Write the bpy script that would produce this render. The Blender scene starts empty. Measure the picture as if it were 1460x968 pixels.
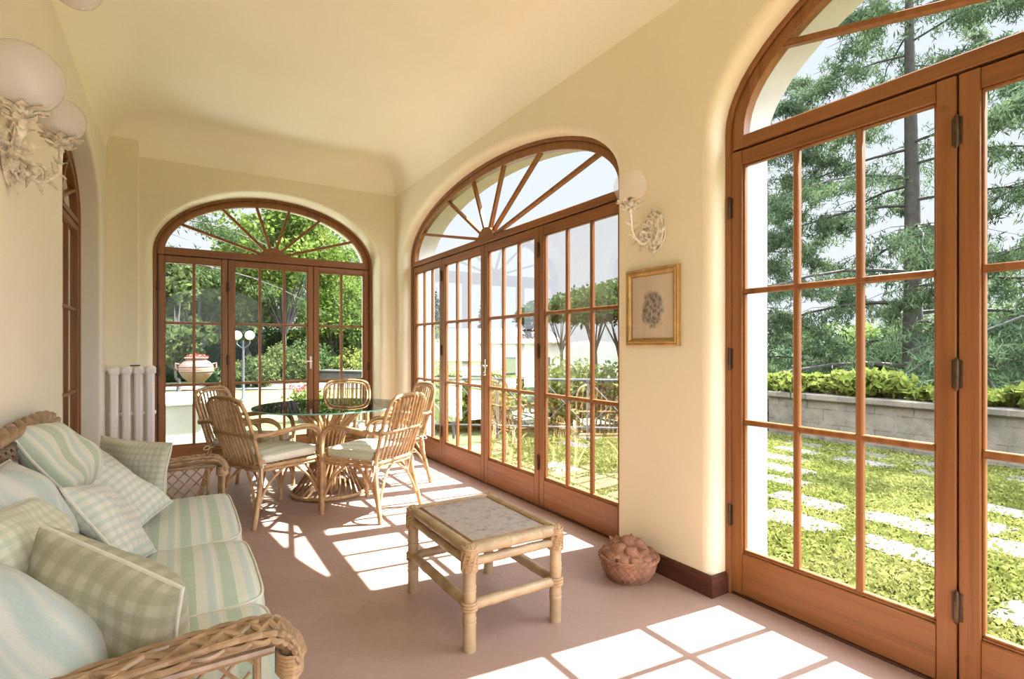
SKY_Z0,SKY_Z1,SKY_LOW,SKY_HIGH,SUN_E,EXPO=.34,.72,.42,6.4,20,1.36
GREEN,PAVE=.27,.17
import bpy, math, random
import numpy as np
from mathutils import Vector, Matrix
random.seed(7)
R = math.radians
H = 1.25                      # eye height; room measurements below are multiples of it
C = bpy.context.scene.collection
sc = bpy.context.scene

# ------------------------------------------------------------------ camera
FPX, YAW, HORIZON = 755.0, R(32.3), 494.0
cd = bpy.data.cameras.new('camera'); cam = bpy.data.objects.new('camera', cd); C.objects.link(cam)
cam.location = (0, 0, H); cam.rotation_euler = (R(90), 0, -YAW)
cd.sensor_width = 36; cd.lens = 36*FPX/1460; cd.shift_y = (HORIZON-484)/1460
cd.clip_start = .05; cd.clip_end = 600
sc.camera = cam
sY, cY = math.sin(YAW), math.cos(YAW)
def fl(px, py, z=0.0):
    """point where the sight line through a pixel meets the level z (metres)"""
    d = FPX*(H-z)/(py-HORIZON); l = (px-730)/FPX*d
    return Vector((d*sY+l*cY, d*cY-l*sY, z))
def at(px, py, d):
    """point at depth d (metres) on the sight line through a pixel"""
    l = (px-730)/FPX*d
    return Vector((d*sY+l*cY, d*cY-l*sY, H+(HORIZON-py)/FPX*d))

# ------------------------------------------------------------------ mesh builder
class MB:
    def __init__(s): s.v = []; s.f = []; s.m = []
    def add(s, vs, fs, mi=0):
        n = len(s.v); s.v.extend([tuple(p) for p in vs]); s.f.extend([tuple(i+n for i in f) for f in fs]); s.m.extend([mi]*len(fs))
        return s
    def box(s, lo, hi, M=None, mi=0):
        x0,y0,z0 = lo; x1,y1,z1 = hi
        vs = [Vector(p) for p in ((x0,y0,z0),(x1,y0,z0),(x1,y1,z0),(x0,y1,z0),(x0,y0,z1),(x1,y0,z1),(x1,y1,z1),(x0,y1,z1))]
        if M is not None: vs = [M @ p for p in vs]
        return s.add(vs, [(3,2,1,0),(4,5,6,7),(0,1,5,4),(1,2,6,5),(2,3,7,6),(3,0,4,7)], mi)
    def bevbox(s, lo, hi, b, M=None, mi=0):
        """box with chamfered edges"""
        x0,y0,z0 = lo; x1,y1,z1 = hi
        vs=[];idx={}
        for ix,X in enumerate((x0,x1)):
            for iy,Y in enumerate((y0,y1)):
                for iz,Z in enumerate((z0,z1)):
                    sx=b if ix==0 else -b; sy=b if iy==0 else -b; sz=b if iz==0 else -b
                    idx[ix,iy,iz]=len(vs)
                    vs += [Vector((X,Y+sy,Z+sz)),Vector((X+sx,Y,Z+sz)),Vector((X+sx,Y+sy,Z))]
        f=[]
        q=lambda a,k: idx[a]+k
        for X in (0,1): f.append([q((X,0,0),0),q((X,1,0),0),q((X,1,1),0),q((X,0,1),0)])
        for Y in (0,1): f.append([q((0,Y,0),1),q((1,Y,0),1),q((1,Y,1),1),q((0,Y,1),1)])
        for Z in (0,1): f.append([q((0,0,Z),2),q((1,0,Z),2),q((1,1,Z),2),q((0,1,Z),2)])
        for Y in (0,1):
            for Z in (0,1): f.append([q((0,Y,Z),1),q((1,Y,Z),1),q((1,Y,Z),2),q((0,Y,Z),2)])
        for X in (0,1):
            for Z in (0,1): f.append([q((X,0,Z),0),q((X,1,Z),0),q((X,1,Z),2),q((X,0,Z),2)])
        for X in (0,1):
            for Y in (0,1): f.append([q((X,Y,0),0),q((X,Y,1),0),q((X,Y,1),1),q((X,Y,0),1)])
        for a in idx: f.append([q(a,0),q(a,1),q(a,2)])
        c=Vector(((x0+x1)/2,(y0+y1)/2,(z0+z1)/2)); g=[]
        for fc in f:
            n=(vs[fc[1]]-vs[fc[0]]).cross(vs[fc[2]]-vs[fc[0]]); m=sum((vs[i] for i in fc),Vector())/len(fc)
            g.append(fc if n.dot(m-c)>0 else fc[::-1])
        if M is not None: vs=[M@p for p in vs]
        return s.add(vs,g,mi)
    def tube(s, pts, r, k=8, closed=False, mi=0, cap=True):
        """round tube along pts; r one radius or one per point"""
        P = [Vector(p) for p in pts]; n = len(P)
        rr = r if hasattr(r,'__len__') else [r]*n
        vs=[]; fs=[]; up=None
        for i in range(n):
            a = P[i-1] if (i>0 or closed) else P[i]; b = P[(i+1)%n] if (i<n-1 or closed) else P[i]
            t = (b-a)
            if t.length<1e-9: t=Vector((0,0,1))
            t.normalize()
            if up is None:
                up = t.orthogonal().normalized()
            up = (up - t*up.dot(t))
            if up.length<1e-6: up = t.orthogonal()
            up.normalize(); w = t.cross(up)
            for j in range(k):
                q = 2*math.pi*j/k
                vs.append(P[i]+up*(math.cos(q)*rr[i])+w*(math.sin(q)*rr[i]))
        for i in range(n if closed else n-1):
            for j in range(k):
                a=i*k+j; b=i*k+(j+1)%k; c=((i+1)%n)*k+(j+1)%k; d=((i+1)%n)*k+j
                fs.append((a,b,c,d))
        if cap and not closed:
            fs.append(tuple(range(k-1,-1,-1))); fs.append(tuple(range((n-1)*k,n*k)))
        return s.add(vs,fs,mi)
    def lathe(s, prof, k=24, c=(0,0,0), M=None, mi=0):
        """prof: list of (r,z); axis z through c"""
        vs=[];fs=[];c=Vector(c)
        for r,z in prof:
            for j in range(k):
                q=2*math.pi*j/k; p=Vector((r*math.cos(q),r*math.sin(q),z))
                if M is not None: p=M@p
                vs.append(p+c)
        for i in range(len(prof)-1):
            for j in range(k):
                fs.append((i*k+j,i*k+(j+1)%k,(i+1)*k+(j+1)%k,(i+1)*k+j))
        return s.add(vs,fs,mi)
    def grid(s, nu, nv, fn, mi=0, closeu=False, closev=False):
        vs=[fn(i/(nu if closeu else nu-1), j/(nv if closev else nv-1)) for i in range(nu) for j in range(nv)]
        fs=[]
        for i in range(nu if closeu else nu-1):
            for j in range(nv if closev else nv-1):
                i2=(i+1)%nu; j2=(j+1)%nv
                fs.append((i*nv+j,i2*nv+j,i2*nv+j2,i*nv+j2))
        return s.add(vs,fs,mi)
    def build(s, name, mats, parent=None, smooth=True, angle=40, loc=None):
        me = bpy.data.meshes.new(name); me.from_pydata([tuple(p) for p in s.v], [], s.f)
        if not isinstance(mats,(list,tuple)): mats=[mats]
        for m in mats: me.materials.append(m)
        if any(s.m): me.polygons.foreach_set('material_index', s.m)
        me.update()
        if smooth:
            me.polygons.foreach_set('use_smooth',[True]*len(me.polygons))
            try: me.set_sharp_from_angle(angle=R(angle))
            except Exception: pass
        o = bpy.data.objects.new(name, me); C.objects.link(o)
        if parent is not None: o.parent = parent
        if loc is not None: o.location = loc
        return o

def tag(o, label=None, cat=None, group=None, kind=None):
    if label: o['label']=label
    if cat: o['category']=cat
    if group: o['group']=group
    if kind: o['kind']=kind
    return o
def empty(name, loc=(0,0,0), rz=0):
    o=bpy.data.objects.new(name,None); C.objects.link(o); o.location=loc; o.rotation_euler=(0,0,rz); o.empty_display_size=.1
    return o
def copy_tree(o, parent=None, name=None):
    c=o.copy(); C.objects.link(c)
    if parent is not None: c.parent=parent
    for ch in list(o.children): copy_tree(ch,c)
    return c
def arc(c, r, a0, a1, n=8, ax=(1,0,0), ay=(0,0,1)):
    c=Vector(c);ax=Vector(ax);ay=Vector(ay)
    return [c+ax*(r*math.cos(R(a0+(a1-a0)*i/n)))+ay*(r*math.sin(R(a0+(a1-a0)*i/n))) for i in range(n+1)]
def spline(pts, n=6, closed=False):
    """Catmull-Rom through pts"""
    P=[Vector(p) for p in pts]; m=len(P); out=[]
    for i in range(m if closed else m-1):
        p1=P[i];p2=P[(i+1)%m]
        p0=P[i-1] if (closed or i>0) else p1*2-p2
        p3=P[(i+2)%m] if (closed or i<m-2) else p2*2-p1
        for k in range(n):
            t=k/n
            out.append(((p1*2)+(p2-p0)*t+(p0*2-p1*5+p2*4-p3)*t*t+(-p0+p1*3-p2*3+p3)*t**3)*.5)
    if not closed: out.append(P[-1])
    return out

# ------------------------------------------------------------------ materials
class NT:
    def __init__(s,name):
        s.mat=bpy.data.materials.new(name); s.mat.use_nodes=True; s.t=s.mat.node_tree; s.t.nodes.clear()
        s.out=s.t.nodes.new('ShaderNodeOutputMaterial')
    def n(s,typ,**kw):
        nd=s.t.nodes.new(typ)
        ins=kw.pop('ins',{})
        for k,v in kw.items(): setattr(nd,k,v)
        for k,v in ins.items():
            if isinstance(v,bpy.types.NodeSocket): s.t.links.new(v,nd.inputs[k])
            else: nd.inputs[k].default_value=v
        return nd
    def coord(s,which='Object',scale=None,rot=None):
        o=s.n('ShaderNodeTexCoord').outputs[which]
        if scale is None: return o
        m=s.n('ShaderNodeMapping',ins={'Vector':o,'Scale':scale}); 
        if rot: m.inputs['Rotation'].default_value=rot
        return m.outputs[0]
    def noise(s,vec,scale,detail=3,rough=.5,out='Fac'):
        return s.n('ShaderNodeTexNoise',ins={'Vector':vec,'Scale':scale,'Detail':detail,'Roughness':rough}).outputs[out]
    def ramp(s,fac,stops):
        r=s.n('ShaderNodeValToRGB',ins={'Fac':fac}); e=r.color_ramp.elements
        while len(e)<len(stops): e.new(.5)
        for i,(p,c) in enumerate(stops): e[i].position=p; e[i].color=(*c,1)
        return r.outputs[0]
    def mix(s,fac,a,b,blend='MIX'):
        m=s.n('ShaderNodeMix',data_type='RGBA',blend_type=blend)
        for k,v in ((0,fac),(6,a),(7,b)):
            if isinstance(v,bpy.types.NodeSocket): s.t.links.new(v,m.inputs[k])
            else: m.inputs[k].default_value = v if k==0 else (*v,1)
        return m.outputs[2]
    def math(s,op,a,b=0.0,clamp=False):
        m=s.n('ShaderNodeMath',operation=op,use_clamp=clamp)
        for k,v in ((0,a),(1,b)):
            if isinstance(v,bpy.types.NodeSocket): s.t.links.new(v,m.inputs[k])
            else: m.inputs[k].default_value=v
        return m.outputs[0]
    def xyz(s,vec): return s.n('ShaderNodeSeparateXYZ',ins={0:vec}).outputs
    def bump(s,h,strength=.3,dist=.01):
        return s.n('ShaderNodeBump',ins={'Height':h,'Strength':strength,'Distance':dist}).outputs[0]
    def pbr(s,col,rough=.5,bump=None,**kw):
        p=s.n('ShaderNodeBsdfPrincipled')
        if isinstance(col,bpy.types.NodeSocket): s.t.links.new(col,p.inputs['Base Color'])
        else: p.inputs['Base Color'].default_value=(*col,1)
        if isinstance(rough,bpy.types.NodeSocket): s.t.links.new(rough,p.inputs['Roughness'])
        else: p.inputs['Roughness'].default_value=rough
        if bump is not None: s.t.links.new(bump,p.inputs['Normal'])
        for k,v in kw.items():
            p.inputs[k.replace('_',' ')].default_value=v
        s.t.links.new(p.outputs[0],s.out.inputs[0]); return s.mat
def hexlin(r,g,b):
    f=lambda c:(c/255/12.92 if c<=10 else ((c/255+.055)/1.055)**2.4)
    return (f(r),f(g),f(b))

def m_plain(name,col,rough=.5,var=.12,scale=6,bumps=0,**kw):
    t=NT(name); v=t.coord('Object'); n=t.noise(v,scale,4)
    lo=tuple(c*(1-var) for c in col); hi=tuple(min(1,c*(1+var)) for c in col)
    c=t.ramp(n,[(.3,lo),(.7,hi)])
    b=t.bump(t.noise(v,scale*8,3),bumps) if bumps else None
    return t.pbr(c,rough,b,**kw)
def m_wall(name,col):
    t=NT(name); v=t.coord('Object')
    c=t.ramp(t.noise(v,1.3,4),[(.3,tuple(x*.97 for x in col)),(.7,tuple(min(1,x*1.02) for x in col))])
    return t.pbr(c,.85,t.bump(t.noise(v,14,3),.08,.01))
def m_wood(name,base,dark,axis='z',rough=.38,scale=1.0):
    t=NT(name)
    sc_={'x':(.35,9,9),'y':(9,.35,9),'z':(9,9,.35)}[axis]
    v=t.coord('Object',tuple(a*scale for a in sc_))
    g=t.noise(v,3.0,5,.6)
    c=t.ramp(g,[(.25,dark),(.5,base),(.8,tuple(min(1,x*1.28) for x in base))])
    kn=t.n('ShaderNodeTexVoronoi',ins={'Vector':t.coord('Object'),'Scale':3.2}).outputs['Distance']
    k=t.ramp(kn,[(.0,(1,1,1)),(.06,(0,0,0))])
    c=t.mix(t.math('MULTIPLY',k,.55),c,tuple(x*.35 for x in dark))
    bl=t.noise(t.coord('Object'),2.2,3)
    c=t.mix(t.math('MULTIPLY',bl,.35),c,tuple(min(1,x*1.15) for x in base))
    return t.pbr(c,rough,t.bump(g,.12,.004),Specular_IOR_Level=.3)
def m_glass(name,tint=(1,1,1),refl=1.0):
    t=NT(name)
    tr=t.n('ShaderNodeBsdfTransparent',ins={'Color':(*tint,1)})
    gl=t.n('ShaderNodeBsdfGlossy',ins={'Color':(1,1,1,1),'Roughness':.0})
    fr=t.n('ShaderNodeFresnel',ins={'IOR':1.45}).outputs[0]
    f=t.math('MULTIPLY',fr,refl)
    mx=t.n('ShaderNodeMixShader',ins={0:f,1:tr.outputs[0],2:gl.outputs[0]})
    t.t.links.new(mx.outputs[0],t.out.inputs[0]); return t.mat
WALLC=(.775,.715,.535)
M={}
M['wall']=m_wall('cream_plaster',WALLC)
M['ceil']=m_wall('ceiling_plaster',(.87,.83,.685))
M['wall_skylit']=m_wall('skylit_cream_plaster',(.79,.75,.635))  # left wall's cream plaster, cool skylight tone put into the colour
M['white']=m_plain('exterior_plaster',(.50,.49,.48),.8,.05)
M['bright']=m_plain('white_limewash',(.86,.86,.84),.8,.03)
M['wood_x']=m_wood('chestnut_wood_x',(.225,.093,.030),(.12,.047,.015),'x')
M['wood_y']=m_wood('chestnut_wood_y',(.225,.093,.030),(.12,.047,.015),'y')
M['wood_z']=m_wood('chestnut_wood_z',(.225,.093,.030),(.12,.047,.015),'z')
M['darkwood']=m_wood('dark_skirting_wood',(.085,.032,.02),(.05,.018,.01),'y',.35)
M['glass']=m_glass('window_glass',(.97,.98,.98),.28)
M['bronze']=m_plain('aged_bronze',(.08,.05,.03),.45,.3,30,Metallic=.7)
M['steel']=m_plain('polished_handle_metal',(.55,.52,.48),.25,.1,20,Metallic=.9)

# floor: small terracotta tiles in a herringbone-like bond
def m_floor():
    t=NT('terracotta_floor'); v=t.coord('Object',(1,1,1),(0,0,R(45)))
    br=t.n('ShaderNodeTexBrick',ins={'Vector':v,'Color1':(.33,.215,.175,1),'Color2':(.375,.25,.205,1),'Mortar':(.30,.21,.175,1),'Scale':1.0,'Mortar Size':.003,'Brick Width':.28,'Row Height':.14,'Mortar Smooth':.6})
    n=t.noise(t.coord('Object'),2.5,5,.6); n2=t.noise(t.coord('Object'),30,3)
    c=t.mix(t.math('MULTIPLY',n,.5),br.outputs[0],(.39,.26,.215))
    c=t.mix(t.math('MULTIPLY',n2,.25),c,(.31,.20,.165))
    rg=t.math('ADD',t.math('MULTIPLY',n2,.2),.36)
    return t.pbr(c,rg,t.bump(br.outputs['Fac'],-.12,.003))
M['floor']=m_floor()

# ------------------------------------------------------------------ room shell
XL, XR, YB, YE = -.45*H, 1.805*H, -2.9, 5.0*H     # inner faces
XW, YW = 1.90*H, 5.27*H                            # inner faces of the glazed doors
ZC = 2.73*H                                        # ceiling
RC = .26*H                                         # cove radius
def ell(uc,a,zs,rise,off=0.0,n=40):
    """outline from foot of one jamb over the arch to the other foot, grown by off"""
    p=[(uc-a-off,0.0),(uc-a-off,zs)]
    nrm=[(-1,0),(-1,0)]
    for i in range(1,n):
        q=math.pi-math.pi*i/n
        u=a*math.cos(q); z=rise*math.sin(q); nx=math.cos(q)/a; nz=math.sin(q)/rise; L=math.hypot(nx,nz)
        p.append((uc+u+off*nx/L, zs+z+off*nz/L)); nrm.append((nx/L,nz/L))
    p += [(uc+a+off,zs),(uc+a+off,0.0)]; nrm += [(1,0),(1,0)]
    return p,nrm
class Plane:
    """local frame of a wall: u along it, w outwards through it"""
    def __init__(s,kind): s.k=kind
    def __call__(s,u,w,z):
        return {'R':Vector((w,u,z)),'E':Vector((u,w,z)),'L':Vector((-w,u,z)),'B':Vector((u,-w,z))}[s.k]
def wall(name,pl,w_in,u0,u1,ztop,holes,mat,rnd=.055,reach=None):
    """holes: (uc,a,zs,rise,w_to) arched openings with rounded arrises"""
    mb=MB(); cur=u0
    for (uc,a,zs,rise,wto) in sorted(holes):
        p,n=ell(uc,a,zs,rise,rnd)
        mb.add([pl(cur,w_in,0),pl(p[0][0],w_in,0),pl(p[0][0],w_in,ztop),pl(cur,w_in,ztop)],[(0,1,2,3)])
        vs=[];fs=[]
        for i,(u,z) in enumerate(p[1:-1]):
            vs += [pl(u,w_in,z),pl(u,w_in,ztop)]
            if i: k=2*i; fs.append((k-2,k,k+1,k-1))
        mb.add(vs,fs)
        cur=p[-1][0]
        base,nr=ell(uc,a,zs,rise,0)
        rows=[(rnd*(1-math.sin(R(90*j/6))), rnd*(1-math.cos(R(90*j/6)))) for j in range(7)]+[(0,wto-w_in)]
        vs=[];fs=[];m=len(base)
        for (off,dw) in rows:
            for (b,nn) in zip(base,nr): vs.append(pl(b[0]+nn[0]*off,w_in+dw,b[1]+nn[1]*off))
        for r_ in range(len(rows)-1):
            for i in range(m-1): fs.append((r_*m+i,r_*m+i+1,(r_+1)*m+i+1,(r_+1)*m+i))
        mb.add(vs,fs)
    mb.add([pl(cur,w_in,0),pl(u1,w_in,0),pl(u1,w_in,ztop),pl(cur,w_in,ztop)],[(0,1,2,3)])
    o=mb.build(name,mat,angle=50); tag(o,kind='structure'); return o
def z_(v): return H*(1+v)     # height given relative to the eye, in eye heights
# window specs: name, plane, centre, half width, spring, rise, inner face w
WIN={
 'window_1':dict(pl=Plane('E'),uc=.745*H,a=.915*H,zs=z_(.78),rise=.56*H,w=YW,edges=[-.135,.377,1.097,1.625],cols=[2,3,2],joint=.765,lb=.828,top=.709,rows=[.198,-.325],bot=-.836,ang=[17.5,44,73]),
 'window_2':dict(pl=Plane('R'),uc=3.357*H,a=1.445*H,zs=z_(.83),rise=.505*H,w=XW,edges=[1.945,2.695,3.39,4.12,4.765],cols=[3,3,3,3],joint=.75,lb=.797,top=.688,rows=[.204,-.298],bot=-.81,ang=[12,33,65]),
 'window_3':dict(pl=Plane('R'),uc=-.137*H,a=1.50*H,zs=z_(.86),rise=.64*H,w=XW,edges=[-1.62,-.878,-.137,.604,1.345],cols=[3,3,3,3],joint=.787,lb=.838,top=.7245,rows=[.219,-.302],bot=-.8155,ang=[13.7,34,65]),
}
ZT=ZC-RC
w2,w3,w1=WIN['window_2'],WIN['window_3'],WIN['window_1']
h2=(w2['uc'],w2['a'],w2['zs'],w2['rise'],XW+.0); h3=(w3['uc'],w3['a'],w3['zs'],w3['rise'],XW+.0)
wall('wall_right',Plane('R'),XR,YB,YE+.3,ZC,[h2,h3],M['wall'])
wall('wall_end',Plane('E'),YE,XL-.3,XR+.3,ZC,[(w1['uc'],w1['a'],w1['zs'],w1['rise'],YW)],M['wall'])
LD=(3.955*H,.745*H,z_(.87),.42*H,.573*H)
wall('wall_left',Plane('L'),-XL,YB,YE+.3,ZC,[LD],M['wall_skylit'],rnd=.03)
# rear wall behind the viewer, its wide arched opening added to let in daylight
wall('wall_back',Plane('B'),-YB,XL-.3,XR+.3,ZC,[((XL+XR)/2,1.22,2.2,.62,-YB+.3)],M['wall'])
# ceiling with a soft cove along the walls
def cz(x,y):
    def q(s): 
        s=max(0.0,min(RC,s)); return RC-math.sqrt(max(0,RC*RC-(RC-s)**2))
    return ZC-max(q(x-XL),q(XR-x),q(YE-y),q(y-YB))
xs=sorted(set([XL-.02,XL,XR,XR+.02]+[XL+RC*(1-math.cos(R(90*i/14))) for i in range(15)]+[XR-RC*(1-math.cos(R(90*i/14))) for i in range(15)]+[XL+RC+(XR-XL-2*RC)*i/10 for i in range(11)]))
ys=sorted(set([YB-.02,YB,YE,YE+.02]+[YB+RC*(1-math.cos(R(90*i/8))) for i in range(9)]+[YE-RC*(1-math.cos(R(90*i/14))) for i in range(15)]+[YB+RC+(YE-YB-2*RC)*i/24 for i in range(25)]))
mb=MB(); mb.add([(x,y,cz(x,y)) for x in xs for y in ys],[(i*len(ys)+j,i*len(ys)+j+1,(i+1)*len(ys)+j+1,(i+1)*len(ys)+j) for i in range(len(xs)-1) for j in range(len(ys)-1)])
tag(mb.build('ceiling',M['ceil'],angle=70),kind='structure')
mb=MB(); mb.box((XL-.5,YB-.4,ZC+.06),(2.16*H,5.6*H,ZC+.25)); tag(mb.build('roof_slab',M['white'],smooth=False),kind='structure')
mb=MB(); mb.box((XL-.4,YB-.3,-.12),(XW+.06,YW+.06,0)); tag(mb.build('floor',M['floor'],smooth=False),kind='structure')
# pipe chase in the corner by the radiator
mb=MB(); mb.bevbox((XL-.02,YE-.035,0),(-.25*H,YE+.05,ZC-.01),.008); tag(mb.build('trim_1',M['wall'],angle=30),kind='structure')
# white outer shell with its own reveals
def outer(name,pl,w0,w1_,u0,u1,win,inset,ztop=3.6):
    mb=MB(); base,nr=ell(win['uc'],win['a']-inset,win['zs'],win['rise']-inset,0)
    m=len(base); vs=[];fs=[]
    for w in (w0,w1_):
        for b in base: vs.append(pl(b[0],w,b[1]-(.1 if b[1]==0 else 0)))
    for i in range(m-1): fs.append((i,i+1,m+i+1,m+i))
    mb.add(vs,fs)
    vs=[];fs=[]
    for w in (w0,w1_):
        b0=len(vs)
        for (u,z) in base[1:-1]: vs += [pl(u,w,z),pl(u,w,ztop)]
        for i in range(1,m-2): k=b0+2*i; fs.append((k-2,k,k+1,k-1))
        uL,uR=base[0][0],base[-1][0]; b1=len(vs)
        vs += [pl(u0,w,-.1),pl(uL,w,-.1),pl(uL,w,ztop),pl(u0,w,ztop),pl(uR,w,-.1),pl(u1,w,-.1),pl(u1,w,ztop),pl(uR,w,ztop)]
        fs += [(b1,b1+1,b1+2,b1+3),(b1+4,b1+5,b1+6,b1+7)]
    mb.add(vs,fs)
    tag(mb.build(name,M['white'],angle=50),kind='structure')
ym=(w2['uc']-w2['a']+w3['uc']+w3['a'])/2
outer('wall_outer_right',Plane('R'),XW+.055,2.12*H,ym,YW+.3,w2,.05)
outer('wall_outer_near',Plane('R'),XW+.055,2.12*H,YB-.3,ym,w3,.05)
outer('wall_outer_end',Plane('E'),YW+.055,5.50*H,XL-.5,2.12*H,w1,.045)
# skirting boards
def skirt(name,pts):
    mb=MB(); n=len(pts)
    for i in range(n-1):
        a=Vector((*pts[i],0)); b=Vector((*pts[i+1],0)); t=(b-a).normalized(); nn=Vector((-t.y,t.x,0))
        prof=[(0,0),(.018,0),(.018,.075),(.012,.088),(.012,.096),(.004,.105),(0,.105)]
        e=0.018
        vs=[]
        for (P_,s_) in ((a-t*e*0,0),(b+t*0,1)):
            for (o_,zz) in prof: vs.append(P_+nn*o_+Vector((0,0,zz))+(t*(o_) if s_ and i<n-2 else (-t*o_ if (not s_ and i>0) else Vector())))
        k=len(prof); mb.add(vs,[(j,j+1,k+j+1,k+j) for j in range(k-1)]+[tuple(range(k))[::-1],tuple(range(k,2*k))])
    return tag(mb.build(name,M['darkwood'],smooth=False),kind='structure')
yA=w3['uc']+w3['a']; yB_=w2['uc']-w2['a']
skirt('baseboard_right',[(XW-.01,yA),(XR,yA),(XR,yB_+.0)])
skirt('baseboard_end',[(XR,w2['uc']+w2['a']+.06),(XR,YE),(w1['uc']+w1['a']+.06,YE)])
skirt('baseboard_left',[(XL,4.72*H),(XL,YE-.04)][::-1])
skirt('baseboard_near',[(XL,YB),(XL,3.18*H)][::-1])

# ------------------------------------------------------------------ glazed arches
def band(pl,pin,pout,wa,wb,mb,ch=.004):
    """solid ring between two outlines (lists of (u,z)), from depth wa (room side) to wb"""
    n=len(pin); vs=[]
    for i in range(n):
        (a,b),(c,d)=pin[i],pout[i]
        vs += [pl(a,wa+ch,b),pl(a+(c-a)*.1,wa,b+(d-b)*.1),pl(c-(c-a)*.1,wa,d-(d-b)*.1),pl(c,wa+ch,d),pl(c,wb,d),pl(a,wb,b)]
    fs=[]
    for i in range(n-1):
        for j in range(6): fs.append((i*6+j,i*6+(j+1)%6,(i+1)*6+(j+1)%6,(i+1)*6+j))
    fs.append(tuple(range(6))); fs.append(tuple(range((n-1)*6,n*6))[::-1])
    mb.add(vs,fs)
def rect(pl,mb,u0,u1,z0,z1,wa,wb,ch=.004):
    lo=(u0,wa,z0); hi=(u1,wb,z1); n0=len(mb.v); mb.bevbox(lo,hi,min(ch,(u1-u0)*.3,(z1-z0)*.3,(wb-wa)*.3))
    for i in range(n0,len(mb.v)):
        u,w,z=mb.v[i]; mb.v[i]=tuple(pl(u,w,z))
def hinge(pl,u,z,w,parent,L=.10):
    mb=MB(); mb.tube([pl(u,w,z-L/2-.012),pl(u,w,z-L/2-.006),pl(u,w,z-L/2),pl(u,w,z+L/2),pl(u,w,z+L/2+.006),pl(u,w,z+L/2+.012)],[.002,.006,.009,.009,.006,.002],10)
    rect(pl,mb,u-.016,u+.016,z-L/2,z+L/2,w+.004,w+.009,.001)
    return mb.build('hinge',M['bronze'],parent)
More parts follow.
